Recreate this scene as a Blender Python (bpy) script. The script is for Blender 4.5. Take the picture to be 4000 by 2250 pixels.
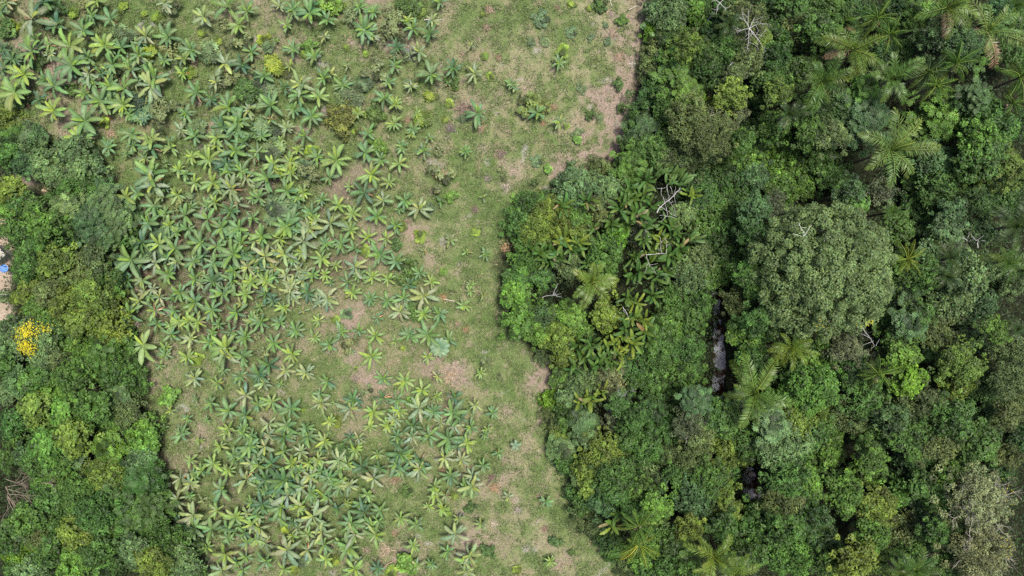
import bpy, math, random
import numpy as np
from mathutils import Euler, Matrix, Vector

for o in list(bpy.data.objects):
    bpy.data.objects.remove(o)
SC = bpy.context.scene
COL = SC.collection
R = math.radians
random.seed(7)
RNG = np.random.default_rng(11)

# ------------------------------------------------------------------ camera
H = 110.0                      # drone height in metres, looking straight down
S = H * 36.0 / 24.0 / 4000.0   # metres on the ground per photograph pixel
cam = bpy.data.cameras.new('camera')
cam.sensor_width = 36.0
cam.lens = 24.0
cam.clip_end = 4000
camo = bpy.data.objects.new('camera', cam)
camo.location = (0, 0, H)
camo.rotation_euler = (0, 0, 0)
COL.objects.link(camo)
SC.camera = camo

# ------------------------------------------------------------------ sky and sun
SUN_EL, SUN_AZ = R(77), R(62)          # azimuth clockwise from +Y (top of the picture)
world = bpy.data.worlds.new('World')
SC.world = world
world.use_nodes = True
wn = world.node_tree.nodes
wl = world.node_tree.links
sky = wn.new('ShaderNodeTexSky')
sky.sky_type = 'NISHITA'
sky.sun_disc = False
sky.sun_elevation = SUN_EL
sky.sun_rotation = SUN_AZ
sky.air_density = 1.0
sky.dust_density = 4.0
sky.ozone_density = 0.6
wl.new(sky.outputs[0], wn['Background'].inputs[0])
wn['Background'].inputs[1].default_value = 0.055
sl = bpy.data.lights.new('sun', 'SUN')
sl.energy = 1.5
sl.angle = R(12)
sl.color = (1.0, 0.95, 0.86)
so = bpy.data.objects.new('sun', sl)
sd = Vector((math.sin(SUN_AZ) * math.cos(SUN_EL), math.cos(SUN_AZ) * math.cos(SUN_EL), math.sin(SUN_EL)))
so.rotation_euler = sd.to_track_quat('Z', 'Y').to_euler()
so.location = (0, 0, 150)
COL.objects.link(so)
SC.view_settings.view_transform = 'Standard'
SC.view_settings.look = 'None'
SC.view_settings.gamma = 1.0
SC.view_settings.exposure = 1.68
SC.view_settings.use_curve_mapping = False
SC.cycles.use_denoising = False
SC.cycles.max_bounces = 6
SC.cycles.diffuse_bounces = 3
SC.cycles.transmission_bounces = 3


# ------------------------------------------------------------------ helpers
def G(px, py, z=0.0):
    """world x, y of something at height z seen at a pixel of the 4000 x 2250 photograph"""
    f = (1.0 - z / H) * S
    return (px - 2000.0) * f, (1125.0 - py) * f


TILE = {}
for ci, cx in enumerate((0, 1000, 2000, 3000)):
    for ri, (ry, k) in enumerate(((0, 1000 / 2576), (562, 1000 / 2576), (1124, 1000 / 2576), (1686, 1000 / 2569))):
        TILE['ABCD'[ri] + str(ci)] = (cx, ry, k)


def parse(txt):
    """lines 'A0: x,y,r,words; ...' -> photograph pixels (px, py, r, words)"""
    out = []
    for line in txt.strip().splitlines():
        t, rest = line.split(':')
        cx, ry, k = TILE[t.strip()]
        for e in rest.split(';'):
            e = e.strip()
            if not e:
                continue
            p = e.split(',')
            out.append((cx + float(p[0]) * k, ry + float(p[1]) * k, float(p[2]) * k, [w.strip() for w in p[3:]]))
    return out


def make_mesh(name, verts, faces, mats, tone=None, uv_mat=None, smooth=False):
    """faces: int array (n, 3 or 4); tone: (nv, 3) colour multiplier; uv_mat: material index per face"""
    me = bpy.data.meshes.new(name)
    verts = np.asarray(verts, np.float32)
    faces = np.asarray(faces, np.int32)
    nf, k = faces.shape
    me.vertices.add(len(verts))
    me.vertices.foreach_set('co', verts.ravel())
    me.loops.add(nf * k)
    me.loops.foreach_set('vertex_index', faces.ravel())
    me.polygons.add(nf)
    me.polygons.foreach_set('loop_start', np.arange(nf, dtype=np.int32) * k)
    me.polygons.foreach_set('loop_total', np.full(nf, k, np.int32))
    if smooth:
        me.polygons.foreach_set('use_smooth', np.ones(nf, bool))
    for m in (mats if isinstance(mats, (list, tuple)) else [mats]):
        me.materials.append(m)
    if uv_mat is not None:
        me.polygons.foreach_set('material_index', np.asarray(uv_mat, np.int32))
    if tone is not None:
        a = me.attributes.new('tone', 'FLOAT_COLOR', 'POINT')
        c = np.ones((len(verts), 4), np.float32)
        c[:, :3] = tone
        a.data.foreach_set('color', c.ravel())
    me.update(calc_edges=True)
    return me


def link(name, data, parent=None, loc=(0, 0, 0), rot=(0, 0, 0), scale=(1, 1, 1), color=None):
    o = bpy.data.objects.new(name, data)
    o.location = loc
    o.rotation_euler = rot
    o.scale = scale if hasattr(scale, '__len__') else (scale,) * 3
    if color is not None:
        o.color = (color[0], color[1], color[2], 1)
    if parent is not None:
        o.parent = parent
    COL.objects.link(o)
    return o


LABELS = set()


def tag(o, label, cat, group=None, kind=None):
    o['label'] = label
    if cat:
        o['category'] = cat
    if group:
        o['group'] = group
    if kind:
        o['kind'] = kind
    return o


ONES = 'zero one two three four five six seven eight nine ten eleven twelve thirteen fourteen fifteen sixteen seventeen eighteen nineteen'.split()
TENS = '- - twenty thirty forty fifty sixty seventy eighty ninety'.split()


def word(n):
    n = int(min(max(n, 0), 100))
    if n < 20:
        return ONES[n]
    if n == 100:
        return 'hundred'
    return TENS[n // 10] + ('-' + ONES[n % 10] if n % 10 else '')


def place(desc, px, py):
    """a label that ends with its place in the photograph and is used once"""
    a0, b0 = px / 40.0, py / 22.5
    for da, db in ((0, 0), (.5, 0), (0, .5), (-.5, 0), (0, -.5), (.5, .5), (-.5, -.5), (.5, -.5), (-.5, .5)):
        l = '%s, %s percent across, %s percent down' % (desc, word(round(a0 + da)), word(round(b0 + db)))
        if l not in LABELS:
            break
    LABELS.add(l)
    return l


def struct(o):
    o['kind'] = 'structure'
    return o


# value noise for laying out ground cover
_tab = np.random.default_rng(5).random((256, 256))


def vnoise(x, y, scale, seed=0):
    x = np.asarray(x) / scale + seed * 17.31
    y = np.asarray(y) / scale + seed * 9.77
    xi = np.floor(x).astype(int)
    yi = np.floor(y).astype(int)
    fx = x - xi
    fy = y - yi
    fx = fx * fx * (3 - 2 * fx)
    fy = fy * fy * (3 - 2 * fy)
    a = _tab[xi % 256, yi % 256]
    b = _tab[(xi + 1) % 256, yi % 256]
    c = _tab[xi % 256, (yi + 1) % 256]
    d = _tab[(xi + 1) % 256, (yi + 1) % 256]
    return (a * (1 - fx) + b * fx) * (1 - fy) + (c * (1 - fx) + d * fx) * fy


def fbm(x, y, scale, seed=0, octaves=4):
    v = 0
    amp = 0.5
    for i in range(octaves):
        v = v + amp * vnoise(x, y, scale / 2 ** i, seed + i * 3)
        amp *= 0.5
    return v / (1 - 0.5 ** octaves)


def sstep(a, b, x):
    t = np.clip((x - a) / (b - a), 0, 1)
    return t * t * (3 - 2 * t)


# ------------------------------------------------------------------ materials
def nodes_of(name):
    m = bpy.data.materials.new(name)
    m.use_nodes = True
    nt = m.node_tree
    return m, nt.nodes, nt.links, nt.nodes['Principled BSDF'], nt.nodes['Material Output']


def leaf_material(name, use_object=True, rough=0.5, spec=0.4, trans=0.25, grain=0.25, gscale=3.0):
    m, n, l, p, out = nodes_of(name)
    at = n.new('ShaderNodeAttribute')
    at.attribute_name = 'tone'
    col = at.outputs['Color']
    if use_object:
        oi = n.new('ShaderNodeObjectInfo')
        mx = n.new('ShaderNodeMix')
        mx.data_type = 'RGBA'
        mx.blend_type = 'MULTIPLY'
        mx.inputs[0].default_value = 1
        l.new(oi.outputs['Color'], mx.inputs[6])
        l.new(col, mx.inputs[7])
        col = mx.outputs[2]
    geo = n.new('ShaderNodeNewGeometry')
    nz = n.new('ShaderNodeTexNoise')
    nz.inputs['Scale'].default_value = gscale
    nz.inputs['Detail'].default_value = 3
    l.new(geo.outputs['Position'], nz.inputs['Vector'])
    mr = n.new('ShaderNodeMapRange')
    mr.inputs[1].default_value = 0.3
    mr.inputs[2].default_value = 0.7
    mr.inputs[3].default_value = 1 - grain
    mr.inputs[4].default_value = 1 + grain
    l.new(nz.outputs[0], mr.inputs[0])
    mv = n.new('ShaderNodeVectorMath')
    mv.operation = 'SCALE'
    l.new(col, mv.inputs[0])
    l.new(mr.outputs[0], mv.inputs['Scale'])
    l.new(mv.outputs[0], p.inputs['Base Color'])
    p.inputs['Roughness'].default_value = rough
    p.inputs['Specular IOR Level'].default_value = spec
    if trans > 0:
        tr = n.new('ShaderNodeBsdfTranslucent')
        l.new(mv.outputs[0], tr.inputs[0])
        ms = n.new('ShaderNodeMixShader')
        ms.inputs[0].default_value = trans
        l.new(p.outputs[0], ms.inputs[1])
        l.new(tr.outputs[0], ms.inputs[2])
        l.new(ms.outputs[0], out.inputs[0])
    return m


def plain_material(name, col, rough=0.8, scale=6.0, amount=0.3, obj=False, spec=0.3):
    m, n, l, p, out = nodes_of(name)
    geo = n.new('ShaderNodeNewGeometry')
    nz = n.new('ShaderNodeTexNoise')
    nz.inputs['Scale'].default_value = scale
    nz.inputs['Detail'].default_value = 5
    l.new(geo.outputs['Position'], nz.inputs['Vector'])
    mr = n.new('ShaderNodeMapRange')
    mr.inputs[1].default_value = 0.3
    mr.inputs[2].default_value = 0.7
    mr.inputs[3].default_value = 1 - amount
    mr.inputs[4].default_value = 1 + amount
    l.new(nz.outputs[0], mr.inputs[0])
    mv = n.new('ShaderNodeVectorMath')
    mv.operation = 'SCALE'
    if obj:
        oi = n.new('ShaderNodeObjectInfo')
        l.new(oi.outputs['Color'], mv.inputs[0])
    else:
        mv.inputs[0].default_value = col
    l.new(mr.outputs[0], mv.inputs['Scale'])
    l.new(mv.outputs[0], p.inputs['Base Color'])
    p.inputs['Roughness'].default_value = rough
    p.inputs['Specular IOR Level'].default_value = spec
    bp = n.new('ShaderNodeBump')
    bp.inputs['Strength'].default_value = 0.4
    bp.inputs['Distance'].default_value = 0.02
    l.new(nz.outputs[0], bp.inputs['Height'])
    l.new(bp.outputs[0], p.inputs['Normal'])
    return m


M_BLADE = leaf_material('broad_leaf_blade', True, 0.5, 0.3, 0.15, 0.18, 2.5)
M_BLADE_ATTR = leaf_material('broad_leaf_blade_mixed', False, 0.5, 0.3, 0.15, 0.18, 2.5)
M_TREE = leaf_material('tree_foliage', True, 0.55, 0.3, 0.12, 0.25, 0.7)
M_FROND = leaf_material('palm_frond', True, 0.45, 0.45, 0.2, 0.15, 2.0)
M_UNDER = leaf_material('low_foliage', False, 0.55, 0.3, 0.2, 0.25, 0.8)
M_STRAW = leaf_material('dry_straw', False, 0.8, 0.15, 0.1, 0.25, 3.0)
M_PILE = leaf_material('dry_litter', True, 0.85, 0.1, 0.05, 0.25, 3.0)
M_FLOWER = leaf_material('flower_petal', True, 0.5, 0.3, 0.25, 0.15, 2.0)
M_BARK = plain_material('bark', None, 0.9, 5.0, 0.3, True)
M_STEM = plain_material('green_stem', (0.10, 0.12, 0.04), 0.6, 4.0, 0.35)


# ground: colours laid out per vertex (what grows where), broken up by fine noise in the material
def ground_material():
    m, n, l, p, out = nodes_of('ground_cover')
    at = n.new('ShaderNodeAttribute')
    at.attribute_name = 'tone'
    geo = n.new('ShaderNodeNewGeometry')

    def noise(scale, detail, rough=0.6):
        z = n.new('ShaderNodeTexNoise')
        z.inputs['Scale'].default_value = scale
        z.inputs['Detail'].default_value = detail
        z.inputs['Roughness'].default_value = rough
        l.new(geo.outputs['Position'], z.inputs['Vector'])
        return z

    def rng(src, a, b, c, d):
        r = n.new('ShaderNodeMapRange')
        for i, v in enumerate((a, b, c, d)):
            r.inputs[i + 1].default_value = v
        l.new(src, r.inputs[0])
        return r.outputs[0]

    def mix(f, a, b, typ='MIX'):
        x = n.new('ShaderNodeMix')
        x.data_type = 'RGBA'
        x.blend_type = typ
        if hasattr(f, 'is_linked'):
            l.new(f, x.inputs[0])
        else:
            x.inputs[0].default_value = f
        for i, v in ((6, a), (7, b)):
            if hasattr(v, 'is_linked'):
                l.new(v, x.inputs[i])
            else:
                x.inputs[i].default_value = (*v, 1)
        return x.outputs[2]
    n1 = noise(1.1, 7, 0.7)
    n2 = noise(4.0, 4, 0.65)
    n3 = noise(9.0, 3, 0.6)
    c = mix(rng(n1.outputs[0], 0.46, 0.70, 0, 0.6), at.outputs['Color'], (0.088, 0.128, 0.042))
    n4 = noise(2.3, 6, 0.75)
    c = mix(rng(n4.outputs[0], 0.54, 0.74, 0, 0.5), c, (0.29, 0.24, 0.19))
    s = n.new('ShaderNodeVectorMath')
    s.operation = 'SCALE'
    l.new(c, s.inputs[0])
    mu = n.new('ShaderNodeMath')
    mu.operation = 'MULTIPLY'
    l.new(rng(n2.outputs[0], 0.3, 0.7, 0.68, 1.32), mu.inputs[0])
    l.new(rng(n3.outputs[0], 0.3, 0.7, 0.75, 1.25), mu.inputs[1])
    # forest floor keeps its litter colour, darkened to deepen the shaded gaps
    fm = n.new('ShaderNodeAttribute')
    fm.attribute_name = 'wood'
    c2 = mix(fm.outputs['Fac'], c, at.outputs['Color'])
    l.new(c2, s.inputs[0])
    l.new(mu.outputs[0], s.inputs['Scale'])
    l.new(s.outputs[0], p.inputs['Base Color'])
    p.inputs['Roughness'].default_value = 0.95
    p.inputs['Specular IOR Level'].default_value = 0.1
    b = n.new('ShaderNodeBump')
    b.inputs['Strength'].default_value = 0.8
    b.inputs['Distance'].default_value = 0.12
    l.new(n2.outputs[0], b.inputs['Height'])
    l.new(b.outputs[0], p.inputs['Normal'])
    return m


# ------------------------------------------------------------------ layout of the field edge (picture 2576 wide)
K = 4000 / 2576.0
_rb = np.array([(1638, -200), (1640, 60), (1625, 120), (1620, 180), (1600, 230), (1590, 290), (1575, 350), (1540, 400), (1500, 432),
                (1430, 455), (1385, 485), (1310, 505), (1285, 560), (1265, 620), (1252, 680), (1255, 760), (1275, 830), (1320, 870),
                (1380, 915), (1402, 960), (1390, 1010), (1385, 1060), (1400, 1150), (1430, 1230), (1450, 1300), (1500, 1340),
                (1560, 1390), (1610, 1449), (1700, 1650)], float) * K
_lb = np.array([(-400, -200), (-400, 340), (60, 352), (240, 365), (250, 420), (240, 450), (300, 482), (318, 520), (325, 600), (300, 640),
                (305, 720), (310, 800), (330, 870), (352, 930), (368, 980), (380, 1040), (396, 1100), (412, 1200), (440, 1290), (500, 1370),
                (525, 1449), (560, 1650)], float) * K


def right_edge(py):
    return np.interp(py, _rb[:, 1], _rb[:, 0])


def left_edge(py):
    return np.interp(py, _lb[:, 1], _lb[:, 0])


def blob(px, py, bx, by, rx, ry):
    return np.exp(-(((px - bx) / rx) ** 2 + ((py - by) / ry) ** 2))


WATER = [(2800, 1170, 24, 40), (2803, 1250, 20, 55), (2808, 1320, 30, 50), (2812, 1390, 34, 55), (2818, 1440, 30, 50), (2806, 1500, 34, 50), (2815, 1545, 26, 30),
         (2476, 1505, 22, 34), (2412, 1535, 30, 26), (2440, 1530, 24, 18), (2384, 1618, 22, 24), (2932, 1880, 40, 52), (2925, 1915, 36, 44), (2960, 1915, 26, 46),
         (2556, 1838, 36, 36), (2590, 1890, 28, 36), (2515, 1580, 20, 16), (2320, 1375, 10, 12)]


def in_water(px, py):
    w = np.zeros(np.shape(px))
    for (a, b, rx, ry) in WATER:
        w = np.maximum(w, 1.25 - np.hypot((px - a) / (rx * .62), (py - b) / ry))
    return w


# masks from the photograph: greener, pinker (litter), darker (ground under the plants)
GREEN = [(600, 60, 150, 120, 1.2), (700, 330, 110, 150, .9), (440, 600, 90, 90, .9), (50, 420, 90, 60, .7), (1250, 300, 350, 300, .35), (2150, 120, 200, 150, .45), (1850, 700, 250, 180, .35),
         (1900, 1000, 120, 200, .45), (1200, 1350, 250, 120, .3), (2300, 400, 130, 200, .25), (1950, 1350, 140, 140, .35), (1450, 820, 120, 100, .2), (700, 1440, 90, 60, .3), (2000, 1600, 150, 150, .25),
         (1550, 1900, 250, 150, .2), (2150, 2000, 120, 160, .2), (1100, 1700, 200, 150, .2), (160, 770, 60, 40, .6)]
PINK = [(2420, 550, 150, 120, 1.5), (2320, 640, 170, 75, 1.4), (2460, 250, 110, 260, 1.1), (2330, 430, 120, 160, .5), (2150, 1560, 60, 150, .7), (2100, 1900, 90, 200, .4), (2300, 700, 130, 60, .7), (250, 260, 150, 120, .8), (420, 440, 90, 80, .8), (1480, 380, 120, 80, .3), (2450, 100, 80, 90, .5),
        (1400, 1490, 90, 40, .9), (1780, 1470, 110, 60, .9), (2130, 1450, 60, 120, .8), (1800, 420, 60, 50, .8), (1650, 900, 70, 80, .6), (1300, 730, 60, 60, .6), (120, 700, 60, 30, 1.0), (640, 1480, 100, 80, .5),
        (1500, 1930, 90, 70, .6), (1950, 1850, 90, 90, .3), (2180, 1660, 50, 80, .5), (1600, 2180, 200, 60, .4), (2250, 2180, 160, 80, .4), (2050, 760, 200, 60, .3), (110, 200, 120, 40, .5), (830, 1640, 90, 60, .4), (160, 600, 100, 30, .3), (1900, 820, 120, 60, .3)]
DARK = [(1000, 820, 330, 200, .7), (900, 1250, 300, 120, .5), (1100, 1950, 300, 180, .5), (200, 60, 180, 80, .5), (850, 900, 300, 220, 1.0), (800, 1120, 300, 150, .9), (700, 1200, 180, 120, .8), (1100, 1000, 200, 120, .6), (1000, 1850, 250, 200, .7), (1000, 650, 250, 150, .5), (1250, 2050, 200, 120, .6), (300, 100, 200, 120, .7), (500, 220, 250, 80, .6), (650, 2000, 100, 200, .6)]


def ground_colour(px, py):
    x, y = px * S, py * S
    big = fbm(x, y, 9.0, 1)
    mid = fbm(x, y, 3.2, 2)
    fine = fbm(x, y, 1.1, 3, 3)
    g = 0.5 + (big - .5) * .7 + (mid - .5) * 1.1 + (fine - .5) * 1.3
    for b in GREEN:
        g = g + .55 * b[4] * blob(px, py, *b[:4])
    pk = (fbm(x, y, 4.2, 8) - .5) * 2.0 + (fine - .5) * .8
    for b in PINK:
        pk = pk + .8 * b[4] * blob(px, py, *b[:4])
    g = g - .5 * np.clip(pk, 0, 1)
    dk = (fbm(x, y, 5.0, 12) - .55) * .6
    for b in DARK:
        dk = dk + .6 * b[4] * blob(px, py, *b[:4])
    base = np.array([.172, .166, .092])
    c = np.ones(px.shape + (3,)) * base
    rightness = sstep(1300, 2300, px)[..., None]
    c = c * (1 + .25 * rightness)

    def lay(c, col, w):
        w = np.clip(w, 0, 1)[..., None]
        return c * (1 - w) + np.array(col) * w
    c = lay(c, (.255, .190, .162), sstep(.0, .8, pk) * .92)
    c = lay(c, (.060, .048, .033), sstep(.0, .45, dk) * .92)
    c = lay(c, (.106, .148, .050), sstep(.08, .62, g) * .9)
    c = lay(c, (.074, .120, .034), sstep(.6, 1.05, g) * .9)
    ash = fbm(x, y, 2.2, 21)
    c = lay(c, (.28, .26, .24), sstep(.74, .84, ash) * .7)
    c = lay(c, (.22, .18, .115), sstep(.66, .8, fbm(x, y, 1.6, 25)) * .6)
    return c, g


# ground sheet: dense in view, coarse to the horizon
def build_ground():
    ax = np.concatenate([[-1800, -700, -300, -150], np.arange(-96, 96.01, .27), [150, 300, 700, 1800]])
    ay = np.concatenate([[-1800, -700, -300, -120], np.arange(-56, 56.01, .27), [120, 300, 700, 1800]])
    X, Y = np.meshgrid(ax, ay)
    px, py = X / S + 2000, 1125 - Y / S
    c, g = ground_colour(px, py)
    wob = (fbm(X, Y, 4, 31) - .5) * 130
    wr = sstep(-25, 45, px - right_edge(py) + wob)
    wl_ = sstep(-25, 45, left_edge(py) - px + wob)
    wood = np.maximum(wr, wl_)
    yard = np.maximum.reduce([sstep(1.3, .8, np.hypot((px + 10) / 62, (py - 985) / 70)), sstep(1.3, .8, np.hypot((px + 5) / 55, (py - 1080) / 80)),
                              sstep(1.3, .8, np.hypot((px + 5) / 58, (py - 1210) / 50)), sstep(1.3, .8, np.hypot((px - 5) / 18, (py - 860) / 20))])
    clear = np.maximum.reduce([sstep(1.3, .7, np.hypot((px - 120) / 65, (py - 705) / 50)), sstep(1.3, .7, np.hypot((px - 165) / 55, (py - 790) / 55)), sstep(1.3, .7, np.hypot((px - 460) / 80, (py - 640) / 70)), sstep(1.3, .7, np.hypot((px - 110) / 25, (py - 640) / 90))])
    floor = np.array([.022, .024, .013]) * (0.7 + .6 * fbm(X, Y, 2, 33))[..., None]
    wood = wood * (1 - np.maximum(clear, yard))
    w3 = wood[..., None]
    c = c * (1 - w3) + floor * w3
    sand = np.array([.31, .25, .19]) * (0.75 + .5 * fbm(X, Y, 2.5, 35))[..., None]
    grassy = np.array([.13, .13, .06])
    sg = sstep(.5, .65, fbm(X, Y, 3.5, 37))[..., None] * .6
    sand = sand * (1 - sg) + grassy * sg
    sand = np.where((np.abs(py - 1160) < 22)[..., None], np.array([.12, .16, .07]), sand)
    y3 = yard[..., None]
    c = c * (1 - y3) + sand * y3
    wat = sstep(0, .5, in_water(px, py))[..., None] * sstep(2250, 2300, px)[..., None]
    c = c * (1 - wat) + np.array([.03, .014, .008]) * wat
    Z = (fbm(X, Y, 6, 40) - .5) * .35 + (fbm(X, Y, 1.5, 41) - .5) * .12
    Z = Z - 1.2 * wat[..., 0]
    Z[np.abs(X) > 97] = 0
    Z[np.abs(Y) > 57] = 0
    ny, nx = X.shape
    idx = np.arange(ny * nx).reshape(ny, nx)
    f = np.stack([idx[:-1, :-1], idx[:-1, 1:], idx[1:, 1:], idx[1:, :-1]], -1).reshape(-1, 4)
    v = np.stack([X, Y, Z], -1).reshape(-1, 3)
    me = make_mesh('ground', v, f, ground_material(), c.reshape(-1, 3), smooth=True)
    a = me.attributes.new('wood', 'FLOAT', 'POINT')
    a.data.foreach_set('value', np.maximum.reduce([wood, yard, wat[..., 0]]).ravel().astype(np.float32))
    struct(link('ground', me))


build_ground()


def water_material():
    m, n, l, p, out = nodes_of('dark_water')
    p.inputs['Base Color'].default_value = (.028, .013, .008, 1)
    p.inputs['Roughness'].default_value = .05
    p.inputs['Specular IOR Level'].default_value = .5
    p.inputs['IOR'].default_value = 1.33
    geo = n.new('ShaderNodeNewGeometry')
    z = n.new('ShaderNodeTexNoise')
    z.inputs['Scale'].default_value = .7
    z.inputs['Detail'].default_value = 7
    z.inputs['Roughness'].default_value = .6
    l.new(geo.outputs['Position'], z.inputs['Vector'])
    # pale grey-blue patches over parts of the water
    r = n.new('ShaderNodeMapRange')
    r.inputs[1].default_value = .46
    r.inputs[2].default_value = .54
    r.inputs[3].default_value = 0
    r.inputs[4].default_value = .85
    l.new(z.outputs[0], r.inputs[0])
    x = n.new('ShaderNodeMix')
    x.data_type = 'RGBA'
    l.new(r.outputs[0], x.inputs[0])
    x.inputs[6].default_value = (.028, .013, .008, 1)
    x.inputs[7].default_value = (.34, .35, .39, 1)
    l.new(x.outputs[2], p.inputs['Base Color'])
    z2 = n.new('ShaderNodeTexNoise')
    z2.inputs['Scale'].default_value = 3
    l.new(geo.outputs['Position'], z2.inputs['Vector'])
    b = n.new('ShaderNodeBump')
    b.inputs['Strength'].default_value = .08
    b.inputs['Distance'].default_value = .05
    l.new(z2.outputs[0], b.inputs['Height'])
    l.new(b.outputs[0], p.inputs['Normal'])
    return m


def build_water():
    x0, y0 = G(2280, 2050)
    x1, y1 = G(3040, 1100)
    v = [(x0, y0, -.32), (x1, y0, -.32), (x1, y1, -.32), (x0, y1, -.32)]
    me = make_mesh('water', v, [[0, 1, 2, 3]], water_material())
    struct(link('water', me))


build_water()


# ------------------------------------------------------------------ leaf clouds
def diamonds(pos, nrm, dirv, length, width, fold=0.0):
    """one four-cornered leaf per row; returns verts (n*4,3), faces (n,4)"""
    n = len(pos)
    nrm = nrm / np.linalg.norm(nrm, axis=1, keepdims=True)
    d = dirv - nrm * (dirv * nrm).sum(1, keepdims=True)
    d = d / (np.linalg.norm(d, axis=1, keepdims=True) + 1e-9)
    s = np.cross(nrm, d)
    L = np.asarray(length).reshape(-1, 1)
    W = np.asarray(width).reshape(-1, 1)
    a = pos - d * L * .5
    b = pos + s * W * .5 + d * L * .08 + nrm * fold * W
    c = pos + d * L * .5
    e = pos - s * W * .5 + d * L * .08 + nrm * fold * W
    v = np.stack([a, b, c, e], 1).reshape(-1, 3)
    f = np.arange(n * 4).reshape(n, 4)
    return v, f


def rand_dirs(rng, n):
    v = rng.normal(size=(n, 3))
    return v / np.linalg.norm(v, axis=1, keepdims=True)


def leaf_tones(rng, n, clump_tone, spread=.18):
    t = clump_tone * rng.normal(1, spread, n).clip(.5, 1.7)
    yel = rng.normal(0, .1, n)
    return np.stack([t * (1 + yel), t * (1 + yel * .3), t * (1 - yel * .6)], 1)


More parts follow.
